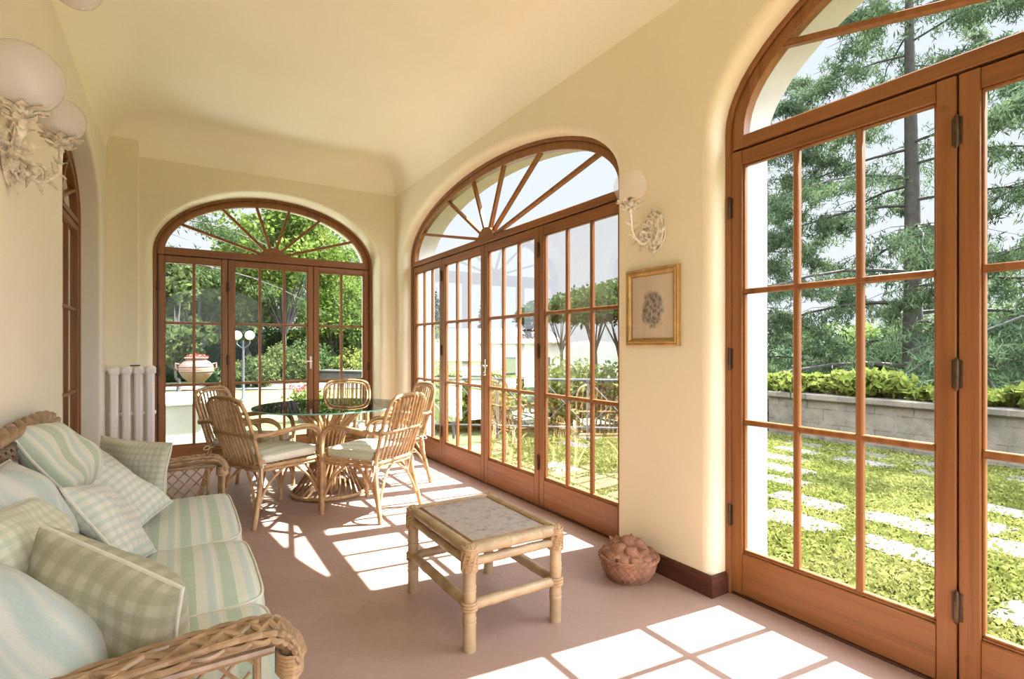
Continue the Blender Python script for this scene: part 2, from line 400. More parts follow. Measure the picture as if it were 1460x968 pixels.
def window(name,spec,handle_at=None,hinge_us=(),tint=None):
    s=spec; pl=s['pl']; w=s['w']; uc,a,zs,rise=s['uc'],s['a'],s['zs'],s['rise']
    axis='wood_x' if pl.k in 'EB' else 'wood_y'
    root=empty(name); tag(root,kind='structure')
    zj=z_(s['joint']); zlb=z_(s['lb'])
    # outer frame: two stepped bands
    mb=MB(); 
    p0,_=ell(uc,a,zs,rise,.0); p1,_=ell(uc,a,zs,rise,-.028); band(pl,p1,p0,w-.012,w+.06,mb)
    p2,_=ell(uc,a,zs,rise,-.034); band(pl,p2,p1,w+.004,w+.06,mb)
    mb.build('arch_frame',M['wood_z'],root)
    # lunette sash: arch, transom, hub and radial bars
    mb=MB()
    N=48; ai=a-.036; bi=rise-.036; ao=ai-.062; bo=bi-.062
    def cut(aa,bb):
        out=[]
        for i in range(N+1):
            q=math.pi*(1-i/N); out.append((uc+aa*math.cos(q), zs+bb*math.sin(q)))
        return [(out[0][0],zj+.004)]+out+[(out[-1][0],zj+.004)]
    band(pl,cut(ao,bo),cut(ai,bi),w-.004,w+.05,mb)
    mb.build('arch_sash',M['wood_z'],root)
    mb=MB(); rect(pl,mb,uc-ao-.002,uc+ao+.002,zj+.004,zlb,w-.0035,w+.049)
    rect(pl,mb,uc-ai+.01,uc+ai-.01,zlb-.006,zlb+.008,w+.012,w+.04,.002)
    mb.build('transom',M[axis],root)
    hub=.115*H; zc=zlb-.02*H
    mb=MB(); n=20; pts=[(uc+hub*math.cos(math.pi*i/n),zc+hub*.78*math.sin(math.pi*i/n)) for i in range(n+1)]
    vs=[];
    for (u,z) in pts: vs += [pl(u,w-.012,z),pl(u,w+.045,z)]
    vs += [pl(uc,w-.016,zc),pl(uc,w+.045,zc)]
    k=2*(n+1)
    mb.add(vs,[(2*i,2*i+1,2*i+3,2*i+2) for i in range(n)]+[(k,2*i,2*i+2) for i in range(n)]+[(k+1,2*i+3,2*i+1) for i in range(n)])
    mb.build('hub',M[axis],root)
    for q in s['ang']+[180-x for x in s['ang'][::-1]]:
        c_,s_=math.cos(R(q)),math.sin(R(q))
        # meet inner ellipse from hub centre (uc,zc)
        best=None
        for i in range(400):
            t=.1+i*.006; u=t*c_; z=zc+t*s_-zs
            if (u/ao)**2+((max(z,0))/bo)**2>1 or abs(u)>ao: best=t; break
        t1=best+.01; t0=hub*.7; hw=.0145
        mb=MB(); n0=len(mb.v); mb.bevbox((t0,w+.000,-hw),(t1,w+.04,hw),.005)
        for i in range(len(mb.v)):
            t,ww,o=mb.v[i]; mb.v[i]=tuple(pl(uc+t*c_-o*s_,ww,zc+t*s_+o*c_))
        mb.build('fan_bar',M['wood_z'],root)
    mb=MB(); gp=cut(ao+.004,bo+.004); gp=[(gp[0][0],zlb-.002)]+gp[1:-1]+[(gp[-1][0],zlb-.002)]
    mb.add([pl(u,w+.024,max(z,zlb-.002)) for u,z in gp],[tuple(range(len(gp)))]); mb.build('lunette_glass',tint or M['glass'],root,smooth=False)
    # leaves
    e=[x*H for x in s['edges']]; zt,zb=z_(s['top']),z_(s['bot']); rows=[z_(r) for r in s['rows']]
    for i in range(len(e)-1):
        u0,u1=e[i]+.003,e[i+1]-.003; st=.062 if s['cols'][i]>2 or name!='window_1' else .055
        lf=MB(); W0,W1=w,w+.045
        rect(pl,lf,u0,u0+st,.012,zj-.004,W0,W1); rect(pl,lf,u1-st,u1,.012,zj-.004,W0,W1)
        o=lf.build('door_leaf',M['wood_z'],root)
        r_=MB(); rect(pl,r_,u0+st,u1-st,zt,zj-.006,W0+.001,W1-.001); r_.build('top_rail',M[axis],o)
        r_=MB(); rect(pl,r_,u0+st,u1-st,.014,zb-.012,W0+.001,W1-.001)
        rect(pl,r_,u0+st,u1-st,zb-.012,zb,W0+.012,W1-.004,.003)
        r_.build('bottom_rail',M[axis],o)
        n=s['cols'][i]; gl0,gl1=u0+st,u1-st; bw=.014
        # moulding round the glass
        md=MB()
        for (a_,b_,c_,d_) in ((gl0,gl0+.009,zb,zt),(gl1-.009,gl1,zb,zt),(gl0,gl1,zt-.009,zt),(gl0,gl1,zb,zb+.009)):
            rect(pl,md,a_,b_,c_,d_,W0+.012,W1-.008,.003)
        md.build('glazing_bead',M['wood_z'],o)
        bars=MB()
        for j in range(1,n):
            u=gl0+(gl1-gl0)*j/n; rect(pl,bars,u-bw,u+bw,zb,zt,W0+.008,W1-.006,.006)
        for z in rows: rect(pl,bars,gl0,gl1,z-bw,z+bw,W0+.007,W1-.006,.006)
        bars.build('muntin',M['wood_z'],o)
        g=MB(); g.add([pl(gl0,w+.024,zb),pl(gl1,w+.024,zb),pl(gl1,w+.024,zt),pl(gl0,w+.024,zt)],[(0,1,2,3)]); g.build('glass_pane',tint or M['glass'],o,smooth=False)
        if handle_at==i:
            # lever handle on the meeting stile
            u=e[i+1]-.032; z=z_(-.14)
            hb=MB(); rect(pl,hb,u-.014,u+.014,z-.09,z+.06,w-.006,w,.003)
            hb.tube([pl(u,w-.003,z),pl(u,w-.05,z)],.008,8)
            hb.tube(spline([pl(u,w-.05,z),pl(u-.03,w-.053,z+.003),pl(u-.07,w-.05,z-.006),pl(u-.10,w-.045,z+.004)],4),[.008]*5+[.007]*4+[.006]*4,8)
            hb.tube([pl(u,w-.003,z-.06),pl(u,w-.018,z-.06)],.007,8)
            hb.tube(arc(pl(u,w-.02,z-.075),.014,0,330,14,pl(1,0,0)-pl(0,0,0),(0,0,1)),.003,6)
            hb.build('lever_handle',M['steel'],o)
    for (u,zz) in hinge_us: hinge(pl,u*H,z_(zz),w-.008,root)
    jb=MB(); rect(pl,jb,uc-a+.02,uc+a-.02,zj-.03,zj+.03,w+.030,w+.052,.002)
    for x in e[1:-1]: rect(pl,jb,x-.02,x+.02,.01,zj,w+.030,w+.050,.002)
    for x in (e[0],e[-1]): rect(pl,jb,x-.02,x+.02,.01,zj+.03,w+.020,w+.052,.002)
    jb.build('rebate_strip',M['darkwood'],root)
    # low timber sill strip joining the leaves to the floor
    mb=MB(); rect(pl,mb,uc-a+.034,uc+a-.034,0.0,.012,w-.002,w+.05,.003); mb.build('threshold',M['darkwood'],root)
    return root
window('window_1',w1,handle_at=1,hinge_us=[(-.135,.5),(-.135,-.2),(.377,.52),(.377,-.12),(1.625,-.2)])
window('window_2',w2,handle_at=1,hinge_us=[(2.695,.60),(2.695,-.03),(2.695,-.72),(4.12,.60),(4.12,-.03),(4.12,-.72)])
window('window_3',w3,handle_at=1,hinge_us=[(.604,.62),(.604,-.08),(.604,-.75),(1.345,.56),(1.345,-.05),(1.345,-.68)])
# glazed door in the arch of the inner wall, dark room behind
DL=dict(pl=Plane('L'),uc=LD[0],a=LD[1],zs=LD[2],rise=LD[3],w=.573*H,edges=[3.21+.03,3.955,4.70-.03],cols=[2,2],joint=.83,lb=.87,top=.78,rows=[.25,-.3],bot=-.7,ang=[18,45,73])
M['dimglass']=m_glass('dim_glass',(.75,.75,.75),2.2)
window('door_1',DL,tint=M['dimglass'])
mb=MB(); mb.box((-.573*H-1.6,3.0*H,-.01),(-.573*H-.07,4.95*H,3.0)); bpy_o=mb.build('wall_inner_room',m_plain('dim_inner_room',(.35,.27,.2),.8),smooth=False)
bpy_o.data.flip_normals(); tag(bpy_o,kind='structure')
# ------------------------------------------------------------------ furniture materials
def m_cane(name,base,dark,rough=.42,scale=22):
    t=NT(name); v=t.coord('Object')
    n=t.noise(v,scale,4,.6); n2=t.noise(v,5,3)
    c=t.ramp(n,[(.25,dark),(.6,base),(.85,tuple(min(1,x*1.3) for x in base))])
    c=t.mix(t.math('MULTIPLY',n2,.5),c,tuple(x*.75 for x in base))
    return t.pbr(c,rough,t.bump(n,.15,.003))
M['rattan']=m_cane('honey_rattan',(.50,.32,.155),(.24,.12,.05))
M['rattan_dark']=m_cane('brown_rattan',(.34,.19,.085),(.14,.065,.025))
M['wicker']=m_cane('sofa_wicker',(.34,.215,.115),(.12,.065,.028))
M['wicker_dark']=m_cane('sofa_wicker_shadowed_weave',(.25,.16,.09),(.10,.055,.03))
M['bamboo']=m_cane('pale_bamboo',(.44,.325,.19),(.25,.16,.08),.38,9)
M['binding']=m_cane('cane_binding',(.44,.29,.155),(.28,.14,.06),.5,60)
M['cord']=m_plain('cotton_tie',(.74,.70,.58),.9,.1,30)

# ------------------------------------------------------------------ bamboo side table
def side_table():
    x0,x1,y0,y1=.81*H+.004,1.166*H,1.548*H,2.040*H
    cx,cy_=(x0+x1)/2,(y0+y1)/2; hx,hy=(x1-x0)/2,(y1-y0)/2; ht=.352*H
    t=empty('bamboo_table',(cx,cy_,0)); tag(t,'low bamboo table with a mottled inset top standing on the terracotta floor','table')
    def cane(mb,a,b,r,nodes=()):
        a=Vector(a);b=Vector(b); L=(b-a).length; pts=[];rr=[]
        ks=sorted(set([0,1]+[q for nd in nodes for q in (nd-.02/L,nd-.008/L,nd,nd+.008/L,nd+.02/L)]))
        for q in ks:
            pts.append(a.lerp(b,q)); k=min([abs(q-nd)*L for nd in nodes] or [9])
            rr.append(r*(1.10 if .004<k<.012 else (.97 if k<=.004 else 1.0)))
        mb.tube(pts,rr,16)
    for sx in (-1,1):
        for sy in (-1,1):
            mb=MB(); cane(mb,(sx*hx,sy*hy,0),(sx*hx,sy*hy,ht-.035),.027,(.30,.62)); l=mb.build('leg',M['bamboo'],t)
            b=MB()
            for k in range(3): b.tube([Vector((sx*hx+.030*math.cos(q*math.pi/8),sy*hy+.030*math.sin(q*math.pi/8),.172+.013*k)) for q in range(16)],.0065,6,closed=True)
            b.build('cane_wrap',M['binding'],l)
            # woven cane cap on the corner
            b=MB(); 
            for k in range(9): 
                z=ht-.105+.011*k
                b.tube([Vector((sx*hx+.0305*math.cos(q*math.pi/8),sy*hy+.0305*math.sin(q*math.pi/8),z+.004*math.sin(q*math.pi/4+k))) for q in range(16)],.0062,6,closed=True)
            for k in range(10):
                q=k*math.pi*2/10
                b.tube([(sx*hx+.033*math.cos(q),sy*hy+.033*math.sin(q),ht-.11),(sx*hx+.034*math.cos(q+.5),sy*hy+.034*math.sin(q+.5),ht-.05),(sx*hx+.03*math.cos(q+.8),sy*hy+.03*math.sin(q+.8),ht-.02),(sx*hx+.012*math.cos(q+1),sy*hy+.012*math.sin(q+1),ht-.001)],.005,5)
            b.lathe([(.0,ht-.003),(.02,ht-.006),(.031,ht-.02),(.032,ht-.11),(0,ht-.11)],16,(sx*hx,sy*hy,0))
            b.build('corner_binding',M['binding'],l)
    zt=ht-.026
    for (a,b) in (((-hx,-hy),(hx,-hy)),((hx,-hy),(hx,hy)),((hx,hy),(-hx,hy)),((-hx,hy),(-hx,-hy))):
        mb=MB(); cane(mb,(a[0],a[1],zt),(b[0],b[1],zt),.024,(.42,.8)); mb.build('top_rail',M['bamboo'],t)
        mb=MB(); cane(mb,(a[0],a[1],zt-.052),(b[0],b[1],zt-.052),.019,(.35,.7)); mb.build('lower_rail',M['bamboo'],t)
        mb=MB(); cane(mb,(a[0],a[1],.185),(b[0],b[1],.185),.022,(.28,.66)); mb.build('stretcher',M['bamboo'],t)
    mt=NT('mottled_table_inset'); v=mt.coord('Object'); n=mt.noise(v,26,5,.7); n2=mt.noise(v,9,3)
    c=mt.ramp(n,[(.34,(.13,.11,.12)),(.46,(.30,.26,.23)),(.58,(.42,.35,.28)),(.70,(.24,.23,.29))])
    c=mt.mix(mt.ramp(n2,[(.4,(0,0,0)),(.65,(.7,.7,.7))]),c,(.40,.33,.25)); mt.pbr(c,.28)
    mb=MB(); mb.bevbox((-hx+.018,-hy+.018,ht-.026),(hx-.018,hy-.018,ht-.010),.003); mb.build('tabletop',mt.mat,t)
    mb=MB()
    for (a,b) in (((-hx,-hy),(hx,-hy)),((hx,-hy),(hx,hy)),((hx,hy),(-hx,hy)),((-hx,hy),(-hx,-hy))):
        k=.030; A=Vector((a[0]-math.copysign(k,a[0]),a[1]-math.copysign(k,a[1]),ht-.010)); B=Vector((b[0]-math.copysign(k,b[0]),b[1]-math.copysign(k,b[1]),ht-.010)); mb.tube([A,B],.006,8)
    mb.build('inset_edging',M['rattan_dark'],t)
side_table()

# ------------------------------------------------------------------ rattan dining chairs
def make_chair():
    t=empty('rattan_armchair')
    def hoop():
        # back rim in the local frame: x forward; leaning back
        P=[(-.215,-.215,.40),(-.255,-.222,.55),(-.30,-.228,.70),(-.338,-.222,.81),(-.355,-.185,.872),(-.362,-.10,.893),(-.364,0,.897),(-.362,.10,.893),(-.355,.185,.872),(-.338,.222,.81),(-.30,.228,.70),(-.255,.222,.55),(-.215,.215,.40)]
        return spline(P,5)
    mb=MB(); hp=hoop(); mb.tube(hp,.0135,10)
    hp2=[Vector((p.x+.018,p.y*.90,p.z-.022 if p.z>.8 else p.z-.01)) for p in hp]; mb.tube(hp2,.0095,8)
    back=mb.build('backrest_frame',M['rattan'],t)
    def backx(z): return -.215-(z-.40)*.30+ -.02*max(0,(z-.40))
    for i in range(9):
        y=-.172+.344*i/8; mb=MB()
        top=.885-.04*abs(y/.2)**3
        x0=-.222; bow=.016*math.cos(y/.2*1.4)
        pts=[(x0-bow*.3,y*.96,.415),(backx(.55)-bow,y,.55),(backx(.70)-bow,y*1.03,.70),(backx(top)-.004,y*1.02,top)]
        pts=spline(pts,4); mb.tube(pts,.0088,7)
        q=[Vector((p.x+.012,p.y*.9+(.021 if k>=len(pts)*.55 else .021*k/(len(pts)*.55)),p.z-.01)) for k,p in enumerate(pts)]
        if i<8: mb.tube(q[len(q)//2:],.0055,6)
        mb.build('back_cane',M['rattan'],t)
    mb=MB(); mb.tube(spline([(-.285,-.235,.635),(-.305,-.12,.637),(-.31,0,.638),(-.305,.12,.637),(-.285,.235,.635)],4),.0105,8)
    mb.tube(spline([(-.272,-.23,.62),(-.290,-.12,.622),(-.295,0,.623),(-.290,.12,.622),(-.272,.23,.62)],4),.007,8)
    mb.build('back_rail',M['rattan'],t)
    for s in (-1,1):
        mb=MB()
        P=[(-.290,.235*s,.636),(-.20,.262*s,.640),(-.08,.280*s,.655),(.06,.285*s,.668),(.16,.275*s,.660),(.225,.262*s,.615),(.250,.255*s,.53),(.252,.250*s,.44)]
        pp=spline(P,5); mb.tube(pp,.0145,10)
        mb.tube([p+Vector((-.004,-.012*s,-.020)) for p in pp[6:]],.0085,8)
        arm=mb.build('armrest',M['rattan'],t)
        b=MB()
        for k in range(5): c=Vector((-.285,.236*s,.636)); b.tube([c+Vector((0.006*k-.01,.020*math.cos(q*math.pi/5),.020*math.sin(q*math.pi/5))) for q in range(10)],.004,5,closed=True)
        b.build('cane_wrap',M['binding'],arm)
        for f in (-1,1):
            mb=MB()
            if f>0: P=[(.252,.250*s,.46),(.250,.250*s,.30),(.246,.252*s,.12),(.244,.255*s,0)]
            else: P=[(-.205,.210*s,.46),(-.225,.220*s,.30),(-.262,.238*s,.12),(-.290,.250*s,0)]
            mb.tube(spline(P,4),[.0165]*13,10); mb.tube([p+Vector((0.012*-f,-.016*s,0)) for p in spline(P[:3],4)],.010,8)
            leg=mb.build('leg',M['rattan'],t)
            b=MB()
            for z in (.40,.412,.424): 
                c=spline(P,4)[1]; b.tube([Vector((c.x+.023*math.cos(q*math.pi/5)-.006*f,c.y+.023*math.sin(q*math.pi/5)-.008*s,z)) for q in range(10)],.0045,5,closed=True)
            b.build('cane_wrap',M['binding'],leg)
    # raking braces under the seat on each side
    def brace(a,m,b):
        mb=MB(); mb.tube(spline([a,m,b],5),.0095,8); mb.build('brace',M['rattan'],t)
    for s in (-1,1):
        brace((.246,.25*s,.10),(.16,.235*s,.27),(.03,.225*s,.395)); brace((-.262,.236*s,.10),(-.18,.228*s,.27),(-.03,.222*s,.395))
        brace((.246,.245*s,.10),(.235,.15*s,.28),(.225,.015*s,.395)); brace((-.264,.232*s,.10),(-.24,.14*s,.28),(-.21,.01*s,.395))
    mb=MB()
    rim=spline([(-.21,-.20,.41),(0,-.225,.41),(.20,-.235,.41),(.245,-.19,.41),(.255,0,.41),(.245,.19,.41),(.20,.235,.41),(0,.225,.41),(-.21,.20,.41),(-.225,0,.41)],5,closed=True)
    mb.tube(rim,.0145,10,closed=True); mb.tube([p-Vector((0,0,.026)) for p in rim],.010,8,closed=True)
    for i in range(11):
        x=-.20+.43*i/10; mb.tube([(x,-.22,.415),(x,.22,.415)],.006,6)
    mb.build('seat_frame',M['rattan'],t)
    return t
def m_fabric(name,kind,dk=.72,swap=False):
    """washed cotton in green and blue: 'stripe' or 'check', woven in its own metres"""
    t=NT(name); v=t.coord('Object'); x,y,z=t.xyz(v)
    if swap: x,y=y,x
    def wave(c,period,duty,soft=.06,ph=0):
        f=t.math('FRACT',t.math('ADD',t.math('DIVIDE',c,period),10.0+ph))
        return t.ramp(f,[(0,(1,1,1)),(max(.001,duty-soft),(1,1,1)),(duty,(0,0,0)),(1-soft,(0,0,0)),(1,(1,1,1))])
    cream=(.74,.73,.60)
    if kind=='stripe':
        g=wave(x,.118,.38,.08); b=wave(x,.118,.20,.07,.45); th=wave(x,.059,.07,.03,.1)
        c=t.mix(g,cream,(.47,.57,.42)); c=t.mix(b,c,(.56,.66,.60)); c=t.mix(t.math('MULTIPLY',th,.6),c,(.86,.85,.78))
    elif kind=='check_green':
        a=wave(x,.030,.45,.12); b=wave(y,.030,.45,.12)
        c=t.mix(t.math('MULTIPLY',a,.38),(.76,.75,.60),(.42,.50,.28)); c=t.mix(t.math('MULTIPLY',b,.38),c,(.42,.50,.34))
    elif kind=='check_blue':
        a=wave(x,.034,.45,.12); b=wave(y,.034,.45,.12)
        c=t.mix(t.math('MULTIPLY',a,.38),(.78,.78,.68),(.50,.58,.42)); c=t.mix(t.math('MULTIPLY',b,.42),c,(.38,.50,.50))
    elif kind=='check_olive':
        a=wave(x,.052,.5,.12); b=wave(y,.052,.5,.12)
        c=t.mix(t.math('MULTIPLY',a,.45),(.72,.67,.48),(.36,.37,.20)); c=t.mix(t.math('MULTIPLY',b,.45),c,(.34,.36,.20))
    elif kind=='pale_blue':
        g=wave(x,.18,.4,.15); b=wave(x,.18,.18,.1,.5)
        c=t.mix(g,(.74,.76,.70),(.52,.63,.60)); c=t.mix(b,c,(.62,.70,.70))
        a=wave(y,.006,.5,.2); c=t.mix(t.math('MULTIPLY',a,.06),c,(.4,.5,.5))
    elif kind=='tufted':
        g=wave(y,.10,.4,.12); c=t.mix(g,(.80,.79,.68),(.58,.66,.50))
    n=t.noise(v,9,3); c=t.mix(t.math('MULTIPLY',n,.18),c,(.62,.62,.5))
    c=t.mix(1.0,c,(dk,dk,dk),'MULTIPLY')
    wv=t.noise(v,160,2)
    h=t.math('ADD',t.math('MULTIPLY',wv,.12),t.math('MULTIPLY',t.noise(v,8,5),1.3))
    return t.pbr(c,.92,t.bump(h,.45,.02),Sheen_Weight=.15)
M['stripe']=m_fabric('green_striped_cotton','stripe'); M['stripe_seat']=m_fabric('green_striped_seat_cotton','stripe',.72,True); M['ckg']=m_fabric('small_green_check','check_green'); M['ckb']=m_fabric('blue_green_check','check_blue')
M['cko']=m_fabric('olive_check','check_olive',.55); M['pblue']=m_fabric('pale_blue_stripe','pale_blue'); M['tuft']=m_fabric('seat_pad_cotton','tufted',.85)
M['piping']=m_plain('cream_piping',(.55,.53,.45),.85,.08,40)
def pillow_mb(w,h,t,seed=0,n=26,crease=.012):
    """soft knife-edge pillow lying in its own xy plane"""
    rnd=random.Random(seed); ph=[rnd.uniform(0,6) for _ in range(6)]
    def shape(u,v,s):
        # pinched outline
        au,av=abs(u),abs(v)
        pin=1-.10*(1-u*u)*(v*v)-.0; x=w/2*u*(1-.07*(1-v*v)*0-.055*(1-v*v)*au**3); y=h/2*v*(1-.055*(1-u*u)*av**3)
        f=max(0,(1-u**2))**.40*max(0,(1-v**2))**.40
        z=s*t/2*f + s*crease*f*(math.sin(u*4+ph[0]+v*2)+math.sin(v*5+ph[1]-u*3)*.7) + .010*math.sin(u*2.3+ph[2])*math.cos(v*2+ph[3])
        return Vector((x,y,z))
    mb=MB()
    g=lambda a:math.sin(math.pi/2*(2*a-1)) 
    for s in (1,-1):
        mb.grid(n,n,(lambda a,b,s=s: shape(g(a),g(b),s)) if s>0 else (lambda a,b: shape(g(1-a),g(b),-1)))
    edge=[]
    k=14
    for i in range(k): edge.append(shape(-1+2*i/k,-1,0))
    for i in range(k): edge.append(shape(1,-1+2*i/k,0))
    for i in range(k): edge.append(shape(1-2*i/k,1,0))
    for i in range(k): edge.append(shape(-1,1-2*i/k,0))
    pp=MB(); pp.tube(edge,.0055,6,closed=True)
    return mb,pp
def boxcushion_mb(w,d,t,crown=.02,r=.035,seed=0,lump=.006):
    """box cushion: rounded slab with crowned faces; returns body and its two piping loops"""
    rnd=random.Random(seed); ph=[rnd.uniform(0,6) for _ in range(6)]
    def ol(q):  # rounded rectangle outline
        c,s=math.cos(q),math.sin(q); e=.22
        return Vector((w/2*math.copysign(abs(c)**e,c), d/2*math.copysign(abs(s)**e,s),0))
    k=72; mb=MB(); rows=[]
    prof=[(0.0,1),(.2,1),(.4,1),(.6,1),(.78,1),(.9,.96),(.965,.86),(1.0,.62),(1.012,.2),(1.012,-.2),(1.0,-.62),(.965,-.86),(.9,-.96),(.7,-1),(.4,-1),(0,-1)]
    def pt(sr,zz,q):
        o=ol(q)*sr; u=o.x/(w/2); v=o.y/(d/2)
        z=t/2*zz+ (crown*(1-min(1,u*u))*(1-min(1,v*v)) if zz>0 else -crown*.3*(1-min(1,u*u))*(1-min(1,v*v)))
        if zz>0: z+=lump*(math.sin(u*3+ph[0]+v)+math.sin(v*3.7+ph[1]))*(1-abs(u)**4)
        o=o*(1+.012*math.sin(3*q+ph[2])*sr)
        return Vector((o.x,o.y,z))
    mb.grid(len(prof),k,lambda a,b: pt(*prof[round(a*(len(prof)-1))],2*math.pi*b),closev=True)
    # the grid closes on itself in the second direction
    pp=MB()
    for (sr,zz) in ((.99,.80),(.99,-.80)): pp.tube([pt(sr,zz,2*math.pi*i/k) for i in range(k)],.0055,6,closed=True)
    return mb,pp
def tie_bow(parent,c,dirx,seed):
    """cotton ribbon tied round the back leg"""
    r=random.Random(seed); mb=MB(); c=Vector(c)
    for s in (-1,1):
        mb.tube(spline([c,c+Vector((-.02,.035*s,.012)),c+Vector((-.03,.055*s,-.012)),c+Vector((-.012,.03*s,-.016)),c],5),.004,5)
        mb.tube(spline([c,c+Vector((-.02,.02*s,-.05)),c+Vector((-.012,.03*s+.01,-.11-.03*r.random()))],5),.004,5)
    mb.tube([c+Vector((.022*math.cos(a*.628),.022*math.sin(a*.628),0)) for a in range(10)],.004,5,closed=True)
    return mb.build('tie',M['cord'],parent)
def make_pad():
    mb,pp=boxcushion_mb(.46,.44,.062,.022,.02,3,.004)
    body=mb.build('seat_cushion',M['tuft']); pp.build('piping',M['piping'],body)
    for (x,y) in ((-.11,-.11),(.11,-.11),(-.11,.11),(.11,.11),(0,0)):
        b=MB(); b.lathe([(0,.004),(.008,.002),(.01,-.002),(0,-.004)],10,(x,y,.050)); b.build('tuft_button',M['piping'],body)
    tie_bow(body,(-.225,.215,-.035),0,1); tie_bow(body,(-.225,-.215,-.035),0,2)
    return body
chair0=make_chair(); pad0=make_pad()
# x, y, facing, chair label, cushion label
CH=[(.478,3.462,25,'rattan armchair beside the sofa end, its back leaning towards the radiator side','pale tufted seat cushion on the rattan chair nearest the sofa end'),
    (1.005,3.215,123.4,'rattan armchair behind the bamboo table, its slatted back turned to the viewer','pale tufted seat cushion on the chair just behind the bamboo table'),
    (.425,4.02,-38,'rattan armchair on the pot side of the glass table, half hidden behind another chair','pale seat cushion of the chair standing in front of the bright low pane'),
    (1.10,4.235,-112.6,'rattan armchair on the far side of the glass table by the end door','pale seat cushion of the chair on the far side of the glass table'),
    (1.335,3.80,183,'rattan armchair between the glass table and the long garden doors','pale seat cushion of the chair tucked beside the long garden doors')]
for i,(x,y,a,lb,lc) in enumerate(CH):
    c=chair0 if i==0 else copy_tree(chair0); c.location=(x*H,y*H,0); c.rotation_euler=(0,0,R(a)); tag(c,lb,'chair','rattan chairs around the glass table')
    p=pad0 if i==0 else copy_tree(pad0)
    q=Matrix.Rotation(R(a),3,'Z')@Vector((.02,0,0)); p.location=(x*H+q.x,y*H+q.y,.463); p.rotation_euler=(0,0,R(a)); tag(p,lc,'cushion','seat cushions of the rattan chairs')

# ------------------------------------------------------------------ glass dining table on a cane base
def dining():
    cx,cy_=.885*H,3.745*H
    t=empty('dining_table',(cx,cy_,0)); tag(t,'round glass topped dining table on a flared base of bundled rattan canes','table')
    RT=.605; zt=.742
    gm=NT('table_glass'); tr=gm.n('ShaderNodeBsdfTransparent',ins={'Color':(.965,.985,.975,1)}); gl=gm.n('ShaderNodeBsdfGlossy',ins={'Roughness':0.0}); fr=gm.n('ShaderNodeFresnel',ins={'IOR':1.5}).outputs[0]
    mx=gm.n('ShaderNodeMixShader',ins={0:fr,1:tr.outputs[0],2:gl.outputs[0]}); gm.t.links.new(mx.outputs[0],gm.out.inputs[0])
    ge=NT('table_glass_rim'); ge.pbr((.22,.42,.36),.08)
    mb=MB(); k=96
    mb.add([(RT*math.cos(2*math.pi*i/k),RT*math.sin(2*math.pi*i/k),zt+.006) for i in range(k)],[tuple(range(k))],0)
    mb.add([(RT*math.cos(2*math.pi*i/k),RT*math.sin(2*math.pi*i/k),zt-.006) for i in range(k)],[tuple(range(k))[::-1]],0)
    mb.lathe([(RT,zt-.006),(RT+.002,zt-.004),(RT+.002,zt+.004),(RT,zt+.006)],k,mi=1)
    mb.build('glass_top',[gm.mat,ge.mat],t)
    def ringy(name,r,z,rr,mat='rattan'):
        b=MB(); b.tube([Vector((r*math.cos(2*math.pi*i/40),r*math.sin(2*math.pi*i/40),z)) for i in range(40)],rr,10,closed=True); return b.build(name,M[mat],t)
    ringy('base_ring',.30,.018,.016); ringy('waist_ring',.115,.34,.014); ringy('top_ring',.285,.715,.015); ringy('waist_ring',.125,.40,.012)
    for k in range(30):
        a=2*math.pi*k/30; mb=MB(); tw=.9
        P=[]
        for (r,z,o) in ((.30,.02,-.35),(.235,.10,-.2),(.15,.24,0),(.108,.36,.15)): P.append((r*math.cos(a+o),r*math.sin(a+o),z))
        mb.tube(spline(P,4),.0085,6); mb.build('lower_cane',M['rattan_dark'],t)
    for k in range(24):
        a=2*math.pi*k/24; mb=MB(); P=[]
        for (r,z,o) in ((.108,.33,.1),(.112,.44,.18),(.16,.58,.3),(.285,.712,.42)): P.append((r*math.cos(a+o),r*math.sin(a+o),z))
        mb.tube(spline(P,4),.0095,6); mb.build('upper_cane',M['rattan'],t)
    for k in range(8):
        a=2*math.pi*k/8; mb=MB(); P=[(.06*math.cos(a),.06*math.sin(a),.02),(.05*math.cos(a),.05*math.sin(a),.3),(.09*math.cos(a),.09*math.sin(a),.55),(.25*math.cos(a),.25*math.sin(a),.722)]
        mb.tube(spline(P,4),.016,8); mb.build('core_cane',M['rattan'],t)
    mb=MB()
    for k in range(7): mb.tube([Vector((.128*math.cos(2*math.pi*i/30),.128*math.sin(2*math.pi*i/30),.345+.008*k)) for i in range(30)],.0045,5,closed=True)
    mb.build('cane_wrap',M['binding'],t)
    for k in range(4):
        a=R(45+90*k); b=MB(); b.lathe([(0,.731),(.012,.731),(.012,.7355),(0,.7355)],12,(.285*math.cos(a),.285*math.sin(a),0)); b.build('rubber_pad',m_plain('clear_pad',(.5,.5,.45),.4),t)
dining()
